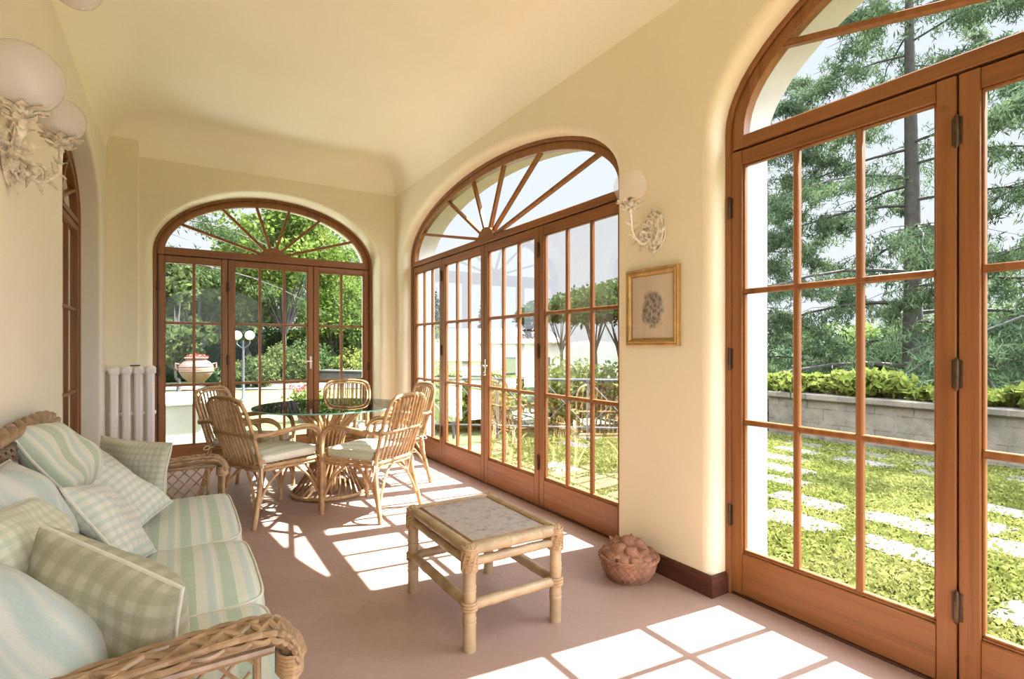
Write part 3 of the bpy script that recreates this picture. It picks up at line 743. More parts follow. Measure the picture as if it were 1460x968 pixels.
# ------------------------------------------------------------------ wicker sofa along the inner wall
def wick_strand(mb,pts,r,k=6): mb.tube(pts,r,k)
def sofa():
    X0,X1=XL+.02,.19*H; Y0,Y1=1.035*H,2.86*H
    t=empty('wicker_sofa',((X0+X1)/2,(Y0+Y1)/2,0)); tag(t,'long brown wicker sofa with braided arms standing along the inner wall','sofa')
    ox,oy=t.location.x,t.location.y
    L=lambda x,y,z: Vector((x-ox,y-oy,z))
    # base frame
    def weave(name,org,du,dv,nu,nv,mat='wicker',amp=.006,r=.0075,parent=t):
        """basket weave panel spanned by du, dv from org"""
        org=Vector(org);du=Vector(du);dv=Vector(dv);n=du.cross(dv).normalized(); mb=MB()
        for i in range(nu+1):
            mb.tube([org+du*(i/nu),org+du*(i/nu)+dv],r*1.15,5)
        for j in range(nv):
            P=[]
            for i in range(2*nu+1):
                P.append(org+du*(i/(2*nu))+dv*((j+.5)/nv)+n*(amp*1.6*math.cos(math.pi*i/2+math.pi*j)))
            mb.tube(P,min(r,dv.length/nv*.55),5)
        return mb.build(name,M[mat],parent)
    for (x,y) in ((X0+.05,Y0+.03),(X1-.035,Y0+.03),(X0+.05,Y1-.03),(X1-.035,Y1-.03)):
        mb=MB(); mb.tube([L(x,y,0),L(x,y,.10),L(x,y,.30)],.021,12); mb.build('leg',M['wicker'],t)
    mb=MB(); 
    for z in (.09,.29): mb.tube([L(X0+.04,Y0+.03,z),L(X1-.03,Y0+.03,z),L(X1-.03,Y1-.03,z),L(X0+.04,Y1-.03,z)],.014,8,closed=True)
    for i in range(13): y=Y0+.03+(Y1-Y0-.06)*i/12; mb.tube([L(X0+.04,y,.285),L(X1-.03,y,.285)],.010,6)
    mb.build('seat_frame',M['wicker'],t)
    weave('front_apron',L(X1-.03,Y0+.04,.10),(0,Y1-Y0-.08,0),(0,0,.18),60,12)
    # arched back
    def backtop(y):
        s=(y-(Y0+Y1)/2)/((Y1-Y0)/2); return .56+.375*max(0,1-abs(s)**7)**.6
    n=64; mb=MB(); zz=[]
    ys=[Y0+.02+(Y1-Y0-.04)*i/n for i in range(n+1)]
    for j in range(26):
        f=(j+.5)/26; P=[]
        for i,y in enumerate(ys):
            z=.28+(backtop(y)-.28)*f
            P.append(L(X0+.035+.09*(1-f)+.006*math.cos(math.pi*i+math.pi*j),y,z))
        mb.tube(P,.0085,5)
    for i in range(0,n+1,2):
        y=ys[i]; mb.tube([L(X0+.125,y,.28),L(X0+.035,y,backtop(y))],.008,5)
    mb.build('woven_back',M['wicker_dark'],t)
    mb=MB()
    for k in range(3):
        P=[]
        for i,y in enumerate(ys):
            a=i*.62+k*2.094; P.append(L(X0+.035+.020*math.cos(a),y,backtop(y)+.018*math.sin(a)+.005))
        mb.tube(P,.0135,7)
    mb.build('braided_back_rim',M['wicker'],t)
    # arms
    for (ya,nm) in ((Y0+.03,'near'),(Y1-.03,'far')):
        zt_b,zt_f=.60,.575
        xs_=[X0+.06,X0+.25,X1-.18,X1-.06,X1-.012]; 
        curve=[(X0+.02,ya,.50),(X0+.12,ya,.535),(X0+.32,ya,.575),(X1-.22,ya,.598),(X1-.07,ya,.600),(X1-.02,ya,.575),(X1+.0,ya,.53)]
        S=spline([Vector(p) for p in curve],14); am=MB()
        strands=12
        for k in range(strands):
            P=[]
            for i,p in enumerate(S):
                # flat plait: strands swing across the rim and over each other
                ph=i*.21+k*2*math.pi/strands
                yy=.042*math.sin(ph); hz=.012*math.cos(ph*2+ (0 if k%2 else math.pi))
                P.append(L(p.x,p.y+yy,p.z+.010+hz*.8-.14*yy*yy/.04))
            am.tube(P,.0078,7)
            am.tube([q+Vector((.004,.011,-.003)) for q in P],.0058,5)
        am.tube([L(p.x,p.y,p.z-.006) for p in S],.026,10)
        am.build('braided_arm',M['wicker'],t)
        # front post wrapped in cane
        pm=MB(); pm.tube([L(X1-.02,ya,.02),L(X1-.02,ya,.55)],.017,10)
        for s in (-1,1): pm.tube([L(X1-.012,ya+.027*s,.02),L(X1-.012,ya+.027*s,.545)],.011,8)
        post=pm.build('arm_post',M['wicker'],t)
        for zz0 in (.08,.30,.50):
            wm=MB()
            for k in range(6):
                c=L(X1-.016,ya,zz0+.009*k); wm.tube([c+Vector((.027*math.cos(q*math.pi/6),.044*math.sin(q*math.pi/6),0)) for q in range(12)],.0048,5,closed=True)
            wm.build('cane_wrap',M['binding'],post)
        # lattice under the rim
        lm=MB(); za,zb=.31,.555; xa,xb=X0+.09,X1-.05
        lm.tube([L(xa,ya,za),L(xb,ya,za)],.012,8); lm.tube([L(xa,ya,zb),L(xb,ya,zb)],.011,8); lm.tube([L(xb-.035,ya,za),L(xb-.035,ya,zb)],.009,8)
        nx=11; step=(xb-xa)/nx; rise=zb-za
        for i in range(-4,nx+1):
            for sgn in (1,-1):
                A=Vector((xa+i*step,za)); B=Vector((xa+i*step+rise*.9,zb))
                # clip to the panel
                def cl(p,q):
                    pts=[]
                    for tt in np.linspace(0,1,13):
                        x=p.x+(q.x-p.x)*tt; z=p.y+(q.y-p.y)*tt
                        if xa<=x<=xb-.035: pts.append(L(x,ya+.004*sgn,z if sgn>0 else za+zb-z))
                    return pts
                P=cl(A,B)
                if len(P)>=2: lm.tube(P,.0042,5)
        lm.build('lattice',M['wicker'],t)
    return t
sofa()
SX1=.205*H
# three seat cushions
ysplit=[1.09*H,1.545*H,2.095*H,2.78*H]
labs=['striped sofa seat cushion at the arm closest to the viewer','middle striped seat cushion of the wicker sofa','striped sofa seat cushion at the end beside the rattan chairs']
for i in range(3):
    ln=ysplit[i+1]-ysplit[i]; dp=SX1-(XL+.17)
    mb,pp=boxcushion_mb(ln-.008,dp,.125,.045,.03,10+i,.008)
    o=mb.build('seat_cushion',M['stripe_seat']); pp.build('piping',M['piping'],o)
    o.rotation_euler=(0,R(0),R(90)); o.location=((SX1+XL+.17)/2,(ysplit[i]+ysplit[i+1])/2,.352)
    tag(o,labs[i],'cushion','striped seat cushions of the sofa')
def place_pillow(name,label,mat,w,h,t,loc,normal,upv,seed,group=None,cat='cushion'):
    """pillow whose broad face looks along normal and whose own y edge runs along upv"""
    mb,pp=pillow_mb(w,h,t,seed); o=mb.build(name,M[mat],angle=80); pp.build('piping',M['piping'],o)
    n=Vector(normal).normalized(); u=Vector(upv); u=(u-n*u.dot(n)).normalized(); x=u.cross(n)
    m=Matrix((x,u,n)).transposed().to_4x4(); m.translation=Vector(loc); o.matrix_world=m
    tag(o,label,cat,group); return o
G1='striped back cushions of the sofa'; G2='checked scatter cushions on the sofa'
def pillow_by_corners(name,label,mat,TL,TR,BR,t,seed,group,w=None,h=None):
    """pillow spanned by its two upper corners and the lower one at the TR end (each px, py, depth)"""
    a,b,c=at(*TL),at(*TR),at(*BR); x=(b-a); w=w or x.length+.03; x.normalize(); y=(b-c); y-=x*y.dot(x); h=h or y.length+.03; y.normalize(); n=x.cross(y)
    mb,pp=pillow_mb(w,h,t,seed); o=mb.build(name,M[mat],angle=80); pp.build('piping',M['piping'],o)
    m=Matrix((x,y,n)).transposed().to_4x4(); m.translation=(a+b)/2-y*h/2; o.matrix_world=m
    return tag(o,label,'cushion',group)
# back cushions lean on the wicker back
pillow_by_corners('back_cushion','pale striped back cushion at the sofa end by the radiator','stripe',(6,612,1.90),(84,602,2.33),(130,655,2.36),.15,21,G1,.44,.32)
pillow_by_corners('back_cushion','blue striped back cushion in the middle of the sofa','pblue',(-90,700,1.36),(14,656,1.78),(64,735,1.76),.15,22,G1,.46,.36)
pillow_by_corners('back_cushion','pale blue striped back cushion at the arm closest to the viewer','pblue',(-230,870,.90),(-24,806,1.24),(100,975,1.14),.14,23,G1,.48,.40)
pillow_by_corners('scatter_cushion','green checked cushion leaning in the sofa corner below the radiator','ckg',(148,622,2.95),(240,632,2.80),(250,712,2.76),.13,31,G2)
pillow_by_corners('scatter_cushion','blue and green checked cushion resting behind the small upright one','ckb',(62,680,2.10),(138,640,2.42),(204,738,2.32),.13,32,G2)
pillow_by_corners('scatter_cushion','small pale checked cushion standing upright in the middle of the sofa','ckb',(92,696,1.78),(142,690,2.08),(190,792,1.92),.11,33,G2)
pillow_by_corners('scatter_cushion','green checked cushion tucked between two striped back cushions','ckg',(-60,745,1.25),(42,712,1.60),(94,818,1.50),.12,34,G2)
pillow_by_corners('scatter_cushion','large olive checked cushion with cream piping by the braided sofa arm','cko',(72,752,1.34),(250,832,1.235),(335,945,1.215),.19,35,G2,.46,.38)
# ------------------------------------------------------------------ radiator
M['radpaint']=m_plain('white_radiator_enamel',(.78,.74,.70),.35,.02,5)
def radiator():
    x0,x1=-.432*H,-.138*H; yb=YE-.15; zt,zb=.852*H,.10; n=4; sw=(x1-x0)/n
    t=empty('radiator',((x0+x1)/2,yb+.06,0)); tag(t,'white column radiator standing in the corner beside the end door','radiator')
    cx=t.location.x
    for i in range(n):
        c=x0+sw*(i+.5)-cx; mb=MB(); hw=sw*.36
        for yy in (-.052,.052): mb.bevbox((c-hw,yy-.022,zb+.03),(c+hw,yy+.022,zt-.03),.016)
        for (za_,zb_) in ((zt-.085,zt),(zb,zb+.07)): mb.bevbox((c-sw*.5,-.078,za_),(c+sw*.5,.078,zb_),.020)
        mb.bevbox((c-sw*.5,-.05,.60),(c+sw*.5,.05,.635),.008)
        mb.build('radiator_section',M['radpaint'],t)
    for i in (0,n-1):
        c=x0+sw*(i+.5)-cx; f=MB(); f.lathe([(0,0),(.026,0),(.020,.05),(.016,.11),(0,.11)],12,(c,0,0)); f.build('foot',M['radpaint'],t)
    v=MB(); v.tube([(x0-cx-.005,0,zt-.04),(x0-cx-.05,0,zt-.04)],.012,10); v.tube([(x0-cx-.045,0,zt-.04),(x0-cx-.045,0,.05)],.008,8); v.build('valve_pipe',M['radpaint'],t)
    k=MB(); k.bevbox((-.02,-.05,zt-.001),(.06,-.028,zt+.012),.004); o=k.build('radiator_key',m_plain('dark_metal_key',(.05,.04,.035),.4),None)
    o.location=t.location; tag(o,'small dark bleed key lying on top of the white radiator','key')
radiator()

# ------------------------------------------------------------------ ornate wall lights
M['shabby']=m_plain('chipped_white_paint',(.72,.66,.56),.6,.28,55,bumps=.3)
gb=NT('opal_globe'); tr=gb.n('ShaderNodeBsdfTransparent',ins={'Color':(1,.97,.95,1)}); df=gb.pbr((.70,.68,.69),.12)
pn=[n for n in gb.t.nodes if n.type=='BSDF_PRINCIPLED'][0]; mx=gb.n('ShaderNodeMixShader',ins={0:.62,1:tr.outputs[0],2:pn.outputs[0]}); gb.t.links.new(mx.outputs[0],gb.out.inputs[0])
gc=NT('clear_globe'); trc=gc.n('ShaderNodeBsdfTransparent',ins={'Color':(.97,.96,.96,1)}); gc.pbr((.84,.76,.70),.06)
pn=[n for n in gc.t.nodes if n.type=='BSDF_PRINCIPLED'][0]; mx=gc.n('ShaderNodeMixShader',ins={0:.20,1:trc.outputs[0],2:pn.outputs[0]}); gc.t.links.new(mx.outputs[0],gc.out.inputs[0])
M['opal']=gb.mat; M['clear']=gc.mat
def leaf(mb,p,d,up,L,W,curl=.3):
    """small curled acanthus leaf"""
    p=Vector(p);d=Vector(d).normalized();up=Vector(up).normalized();s=d.cross(up)
    nu,nv=5,6
    def f(u,v):
        a=(u-.5)*2; wv=W*math.sin(math.pi*min(1,v*.86+.12))**.7*(1+.18*math.cos(v*18))
        return p+d*(L*v-curl*L*max(0,v-.55)**2)+s*(a*wv)+up*(curl*L*v*v*1.2+.18*W*(1-a*a)*2)
    mb.grid(nu,nv,f); mb.grid(nu,nv,lambda u,v:f(1-u,v)-up*.002)
def sconce(name,label,origin,outdir,arms,plate_h,glass,globe_extra=None):
    """arms: list of (side, out, rise, globe radius)"""
    o=Vector(origin); n=Vector(outdir).normalized(); s=Vector((0,0,1)).cross(n); z=Vector((0,0,1))
    t=empty(name,o); tag(t,label,'wall light')
    P=lambda a,b,c: s*a+n*b+z*c
    mb=MB(); w=plate_h*.36; h=plate_h*.5
    def pf(u,v):
        q=2*math.pi*u; r=v; wob=1+.10*math.cos(8*q)*v
        return P(w*r*wob*math.cos(q),.006+.028*(1-r**2)**.7+.004*math.cos(8*q)*r,h*r*wob*math.sin(q))
    mb.grid(48,9,pf,closeu=True); mb.grid(48,3,lambda u,v:P(w*1.08*math.cos(2*math.pi*u),-.0+.01*v,h*1.08*math.sin(2*math.pi*u)),closeu=True)
    mb.tube([P(w*.62*math.cos(a*math.pi/16),.030,h*.66*math.sin(a*math.pi/16)) for a in range(32)],.005,6,closed=True)
    pl_=mb.build('back_plate',M['shabby'],t)
    om=MB()
    for k in range(14):
        q=2*math.pi*k/14; leaf(om,P(w*.72*math.cos(q),.018,h*.76*math.sin(q)),P(math.cos(q),.15,math.sin(q)),n,plate_h*.12,plate_h*.065)
    for k in range(6):
        q=2*math.pi*k/6+.3; leaf(om,P(.3*w*math.cos(q),.030,.3*h*math.sin(q)),P(math.cos(q),.5,math.sin(q)),n,plate_h*.15,plate_h*.06,.6)
    leaf(om,P(0,.01,h*.95),z,n,plate_h*.18,plate_h*.09,.3); leaf(om,P(0,.01,-h*.95),-z,n,plate_h*.18,plate_h*.08,.3)
    om.build('leaf_ornament',M['shabby'],pl_)
    for (sd_,out,rise,rg) in arms:
        am=MB(); c=P(sd_,out,rise)
        a0=P(sd_*.1,.03,-plate_h*.08); low=P(sd_*.55,out*.55,-plate_h*.30-.02)
        path=spline([a0,P(sd_*.25,out*.25,-plate_h*.26),low,P(sd_*.92,out*.92,-plate_h*.16),P(sd_,out,rise-.05)],8)
        am.tube(path,.0085,9)
        sc0=path[12]
        for (f,k0) in ((1,0),(-1,1)):
            cen=sc0+z*(.030+.006*k0)+n*(.022*f); am.tube([cen+n*(math.cos(a*.5)*(.030-.0016*a))*f+z*(math.sin(a*.5)*(.030-.0016*a)) for a in range(15)],[.008-.0003*a for a in range(15)],7)
        for i in range(3,len(path)-3,4):
            d=(path[i+1]-path[i]).normalized(); u=d.cross(s) if abs(sd_)<.01 else d.cross(z).cross(d)
            for sg in (1,-1): leaf(am,path[i],d+u*sg*.8,u*sg,.034,.016,.7)
        arm=am.build('scroll_arm',M['shabby'],t)
        cup=MB(); cup.lathe([(0,-.052),(.012,-.05),(.010,-.03),(.020,-.022),(.030,-.008),(.034,.004),(.028,.004),(.014,-.004),(0,-.004)],20,c)
        cup.build('candle_cup',M['shabby'],arm)
        pt=MB()
        for k in range(9):
            q=2*math.pi*k/9; leaf(pt,c+Vector((.016*math.cos(q),.016*math.sin(q),-.012)),Vector((math.cos(q),math.sin(q),.75)),Vector((-math.cos(q)*.6,-math.sin(q)*.6,1)),.062,.020,-.25)
        for k in range(6):
            q=2*math.pi*k/6+.4; leaf(pt,c+Vector((.012*math.cos(q),.012*math.sin(q),-.03)),Vector((math.cos(q),math.sin(q),-.35)),Vector((math.cos(q)*.3,math.sin(q)*.3,1)),.040,.015,.5)
        pt.build('petal_collar',M['shabby'],arm)
        so_=MB(); so_.lathe([(0,-.004),(.012,-.004),(.012,.028),(.010,.034),(0,.034)],14,c); so_.build('bulb_holder',m_plain('dark_bulb_holder',(.10,.07,.05),.4),arm)
        g=MB(); k=rg; prof=[(k*math.sin(R(a)),-k*math.cos(R(a))) for a in (158+0,)]
        prof=[(k*math.sin(R(180-a)),k+.006+k*math.cos(R(180-a))*1.0) for a in range(18,181,9)]
        g.lathe(prof,32,c-Vector((0,0,k*(1-math.cos(R(18))))) ); g.build('glass_globe',M[glass],t,angle=180)
    return t
sconce('wall_light','ornate chipped white wall light with one clear globe above the small framed print',(XR-.004,1.655*H,H*1.515),(-1,0,0),[(0,.19,.125,.090)],.205,'clear')
def big():
    o=(XL+.004,2.80,2.04)
    return sconce('double_wall_light','large white double wall light with opal globes above the wicker sofa',o,(1,0,0),[(-.45,.125,-.01,.112),(.17,.135,.10,.088)],.30,'opal')
big()
# ceiling light of the same family, only its lower end is in view
def ceiling_light():
    p=at(108,-22,2.0); t=empty('ceiling_light',(p.x,p.y,ZC-.02)); tag(t,'white painted hanging light with opal globe close to the ceiling beside the inner wall','ceiling light')
    zz=p.z-t.location.z
    m1=MB(); m1.lathe([(0,-.03),(.05,-.028),(.065,-.01),(.055,.02),(0,.02)],20,(0,0,-.01)); m1.build('ceiling_rose',M['shabby'],t)
    m2=MB(); m2.tube([(0,0,-.02),(0,0,zz+.10)],.007,8); m2.build('stem',M['shabby'],t)
    m3=MB(); m3.lathe([(.085*math.sin(R(a)),zz+.085*math.cos(R(a))) for a in range(15,181,11)],26); m3.build('glass_globe',M['opal'],t,angle=180)
    m4=MB()
    for k in range(8):
        q=2*math.pi*k/8; leaf(m4,(.02*math.cos(q),.02*math.sin(q),zz+.10),(math.cos(q),math.sin(q),-.4),(0,0,1),.07,.022,.4)
    m4.build('petal_collar',M['shabby'],t)
ceiling_light()

# ------------------------------------------------------------------ framed print on the pier
def picture():
    y0,y1,z0,z1=1.514*H,1.824*H,H*(1+.003),H*(1+.352)
    cy_,cz_=(y0+y1)/2,(z0+z1)/2; hw,hh=(y1-y0)/2,(z1-z0)/2
    t=empty('picture_frame',(XR-.002,cy_,cz_)); tag(t,'small gilt framed ink print hanging under the globe wall light','picture')
    gold=m_plain('worn_gilt',(.42,.26,.085),.38,.25,18,bumps=.2,Metallic=.35)
    prof=[(0,0),(0,.018),(.006,.024),(.014,.020),(.020,.026),(.028,.024),(.036,.012),(.044,.010),(.044,0)]
    mb=MB(); cs=[(-hw,-hh),(hw,-hh),(hw,hh),(-hw,hh)]; vs=[]
    for (a,b) in cs:
        for (i,d) in prof: vs.append((-d, a-math.copysign(i,a), b-math.copysign(i,b)))
    k=len(prof); fs=[]
    for c in range(4):
        for j in range(k-1): fs.append((c*k+j,c*k+j+1,((c+1)%4)*k+j+1,((c+1)%4)*k+j))
    mb.add(vs,fs); mb.build('frame',gold,t,angle=25)
    mb=MB(); a,b=hw-.043,hh-.043; mb.add([(-.008,-a,-b),(-.008,a,-b),(-.008,a,b),(-.008,-a,b)],[(0,1,2,3)])
    # an invented group of dressed figures in ink: drawn as soft strokes inside an oval
    pt=NT('ink_print'); v=pt.coord('Object'); x,y,z=pt.xyz(v)
    yy=pt.math('DIVIDE',y,.088); z2=pt.math('DIVIDE',pt.math('ADD',z,.012),.115)
    rr=pt.math('SQRT',pt.math('ADD',pt.math('POWER',pt.math('ABSOLUTE',yy),2.4),pt.math('POWER',pt.math('ABSOLUTE',z2),2.4)))
    inside=pt.ramp(pt.math('ADD',rr,pt.math('MULTIPLY',pt.math('SUBTRACT',pt.noise(v,22,3),.5),.9)),[(.62,(1,1,1)),(.95,(0,0,0))])
    n1=pt.noise(pt.coord('Object',(1,2.6,1)),34,6,.75); n2=pt.n('ShaderNodeTexVoronoi',ins={'Vector':v,'Scale':46}).outputs['Distance']
    ink=pt.ramp(n1,[(.50,(1,1,1)),(.62,(0,0,0))]); ink2=pt.ramp(n2,[(.35,(1,1,1)),(.7,(.45,.45,.45))])
    k_=pt.math('MULTIPLY',pt.math('MULTIPLY',ink,ink2),inside)
    c=pt.mix(pt.math('MULTIPLY',k_,.9),(.62,.52,.40),(.03,.03,.035))
    # second, paler wash
    c=pt.mix(pt.math('MULTIPLY',inside,.30),c,(.22,.21,.22))
    pt.pbr(c,.6); mb.build('ink_print',pt.mat,t,smooth=False)
    mb=MB(); mb.add([(-.010,-a,-b),(-.010,a,-b),(-.010,a,b),(-.010,-a,b)],[(0,1,2,3)]); mb.build('glass_pane',m_glass('print_glass',(1,1,1),.2),t,smooth=False)
picture()

# ------------------------------------------------------------------ terracotta fruit basket on the floor by the pier
def basket():
    p=(1.655*H,1.672*H,0); t=empty('terracotta_basket',p); tag(t,'terracotta basket heaped with moulded fruit standing against the pier','ornament')
    tc=m_plain('weathered_terracotta',(.30,.145,.085),.85,.3,14,bumps=.6)
    def f(u,v):
        q=2*math.pi*u; z=.115*v; r=.108+.042*v+.012*math.sin(v*math.pi)
        r+=.004*math.cos(26*q)*math.cos(v*math.pi*5)
        return Vector((r*math.cos(q),r*math.sin(q),z))
    mb=MB(); mb.grid(104,22,f,closeu=True); mb.lathe([(0,0),(.108,0)],40); mb.build('basket',tc,t,angle=70)
    mb=MB()
    for k in range(3): mb.tube([Vector(((.152+.006*math.cos(i*.9+k*2.1))*math.cos(2*math.pi*i/64),(.152+.006*math.cos(i*.9+k*2.1))*math.sin(2*math.pi*i/64),.118+.007*math.sin(i*.9+k*2.1))) for i in range(64)],.0075,6,closed=True)
    mb.build('braided_rim',tc,t)
    rnd=random.Random(4)
    heap=MB(); heap.grid(40,12,lambda u,v:Vector(((.145*math.sin(v*math.pi/2))*math.cos(2*math.pi*u),(.145*math.sin(v*math.pi/2))*math.sin(2*math.pi*u),.10+.08*math.cos(v*math.pi/2))),closeu=True); heap.build('fruit_bed',tc,t)
    spots=[(0,0,.190,.045,.042),(.03,-.03,.185,.04,.035)]+[(.060*math.cos(a),.060*math.sin(a),.160,.042,.036) for a in np.linspace(0,5.2,6)]+[(.112*math.cos(a),.112*math.sin(a),.128,.036,.030) for a in np.linspace(.3,5.9,11)]
    for i,(x,y,z,r,rz) in enumerate(spots):
        mb=MB(); e=1+.25*rnd.random(); th=rnd.random()*3; dent=rnd.random()<.5
        def g(u,v):
            q=2*math.pi*u; s=math.sin(math.pi*v); c=math.cos(math.pi*v)
            X=r*e*s*math.cos(q); Y=r*s*math.sin(q); Z=rz*c*(1-.25*(1-s) if dent else 1)
            return Vector((x+X*math.cos(th)-Y*math.sin(th),y+X*math.sin(th)+Y*math.cos(th),z+Z))
        mb.grid(18,10,g,closeu=True); mb.build('moulded_fruit',tc,t,angle=180)
    mb=MB()
    for k in range(5):
        a=rnd.random()*6.28; rr=.05+.09*rnd.random(); leaf(mb,(rr*math.cos(a),rr*math.sin(a),.19-.5*max(0,rr-.06)),(math.cos(a),math.sin(a),-.1),(0,0,1),.05,.02,.2)
    mb.build('moulded_leaves',tc,t)
basket()
# ------------------------------------------------------------------ garden
rng=np.random.default_rng(5)
def m_leaf(name,c1,c2,transl=.35,scale=.7):
    t=NT(name); v=t.n('ShaderNodeNewGeometry').outputs['Position']
    n=t.noise(v,scale,3); n2=t.noise(v,scale*14,2)
    f=t.math('ADD',t.math('MULTIPLY',n,.55),t.math('MULTIPLY',n2,.45))
    c=t.ramp(f,[(.36,c1),(.64,c2)])
    d=t.n('ShaderNodeBsdfDiffuse',ins={'Color':c}); tl=t.n('ShaderNodeBsdfTranslucent',ins={'Color':c})
    mx=t.n('ShaderNodeMixShader',ins={0:transl,1:d.outputs[0],2:tl.outputs[0]}); t.t.links.new(mx.outputs[0],t.out.inputs[0]); return t.mat
def k_(c,f): return tuple(x*f for x in c)
GF=GREEN
M['cedar']=m_leaf('cedar_needles',k_((.07,.12,.08),GF*2),k_((.20,.28,.13),GF*2),.3)
M['pine']=m_leaf('pine_needles',k_((.07,.12,.05),GF*1.3),k_((.16,.24,.08),GF*1.3),.25)
M['broad']=m_leaf('bright_broad_leaves',k_((.10,.17,.03),GF*1.7),k_((.30,.40,.09),GF*1.7),.4)
M['light']=m_leaf('pale_loose_leaves',k_((.14,.20,.07),GF),k_((.34,.42,.16),GF),.4)
M['hedge']=m_leaf('dark_hedge_leaves',k_((.02,.05,.022),GF),k_((.05,.10,.04),GF),.2)
M['vine']=m_leaf('yellow_green_vine_leaves',k_((.20,.27,.05),GF*1.6),k_((.52,.56,.16),GF*1.6),.4)
M['grassb']=m_leaf('lawn_blades',k_((.25,.29,.06),GF*1.45),k_((.52,.54,.18),GF*1.45),.35,1.2)
M['bark']=m_plain('grey_bark',(.050,.043,.038),.9,.3,6,bumps=.5)
M['terra']=m_plain('garden_terracotta',(.15,.082,.058),.8,.15,6,bumps=.2)
M['iron']=m_plain('grey_painted_iron',(.05,.055,.06),.5,.1,10)
M['whiteiron']=m_plain('white_painted_iron',(.6,.6,.58),.5,.05,10)
def cloud(name,mat,cen,rad,size,parent=None,flat=0.0,down=None,aspect=1.0,per=1,kind=None):
    """many small leaf blades round the given centres"""
    cen=np.repeat(np.asarray(cen,float),per,axis=0); n=len(cen); rad=np.repeat(np.atleast_1d(rad),per) if np.ndim(rad) else rad
    d=rng.normal(size=(n,3)); d/=np.linalg.norm(d,axis=1)[:,None]
    c=cen+d*(np.asarray(rad)*rng.random(n)**.45)[...,None] if np.ndim(rad) else cen+d*(rad*rng.random(n)**.45)[:,None]
    a=rng.normal(size=(n,3)); a[:,2]*=(1-flat); 
    if down is not None: a=a*.6+np.array([0,0,-down])
    a/=np.linalg.norm(a,axis=1)[:,None]
    b=np.cross(a,rng.normal(size=(n,3))); b/=np.linalg.norm(b,axis=1)[:,None]
    s=size*(.6+.8*rng.random(n))[:,None]
    v=np.empty((n,4,3)); v[:,0]=c-a*s*.5; v[:,1]=c+b*s*.28/aspect; v[:,2]=c+a*s*.5; v[:,3]=c-b*s*.28/aspect
    me=bpy.data.meshes.new(name); me.vertices.add(4*n); me.vertices.foreach_set('co',v.ravel()); me.loops.add(4*n); me.loops.foreach_set('vertex_index',np.arange(4*n,dtype=np.int32))
    me.polygons.add(n); me.polygons.foreach_set('loop_start',np.arange(0,4*n,4,dtype=np.int32)); me.polygons.foreach_set('loop_total',np.full(n,4,dtype=np.int32)); me.update(); me.validate()
    me.materials.append(mat); o=bpy.data.objects.new(name,me); C.objects.link(o)
    if parent is not None: o.parent=parent
    if kind: o['kind']=kind
    return o
def cedar(label,x,y,z0,h,L,rt,seed,mat='cedar',dens=1.0,name='cedar_tree',zlow=.10,group=None):
    rs=np.random.default_rng(seed); t=empty(name,(x,y,z0)); tag(t,label,'tree',group)
    tr=MB(); tr.tube(spline([(0,0,-.3),(.05,0,h*.3),(-.05,.04,h*.6),(0,0,h)],6),[rt*(1-.9*i/18) for i in range(19)],12); tr.build('trunk',M['bark'],t)
    br=MB(); cen=[]
    nb=int(h*2.9)
    for i in range(nb):
        f=zlow+(1-zlow)*((i+rs.random())/nb); q=i*2.399+rs.normal()*.3; ln=L*(1-f)**.75*(.75+.4*rs.random())+.4
        zb=h*f; dx,dy=math.cos(q),math.sin(q); P=[];n=7
        for k in range(n+1):
            s=k/n; P.append(Vector((dx*ln*s+rs.normal()*.04,dy*ln*s+rs.normal()*.04,zb+ln*(.14*s-.42*s*s))))
        br.tube(P,[max(.008,rt*.26*(1-f)*(1-.9*k/n)) for k in range(n+1)],5)
        # flat sprays hanging off each branch
        for k in range(int(ln*26*dens)):
            s=.18+.82*rs.random()**.8; j=min(n-1,int(s*n)); p=P[j].lerp(P[j+1],s*n-j)
            side=rs.normal()*.17*ln*(1.15-s)*.9
            cx_=p.x-dy*side; cy_=p.y+dx*side; cen.append((cx_,cy_,p.z-abs(side)*.30-rs.random()*.22))
        for sgn in (-1,1):
            for s in (.35,.6,.8):
                j=int(s*n); p=P[j]; ll=.3*ln*(1.1-s); br.tube([p,p+Vector((-dy*sgn*ll*.5+dx*ll*.3,dx*sgn*ll*.5+dy*ll*.3,-.05)),p+Vector((-dy*sgn*ll+dx*ll*.5,dx*sgn*ll+dy*ll*.5,-.25*ll))],[.014,.009,.004],4)
    br.build('branches',M['bark'],t)
    cloud('foliage',M[mat],cen,.19,.17,t,down=.7,aspect=3.2,per=22)
    return t
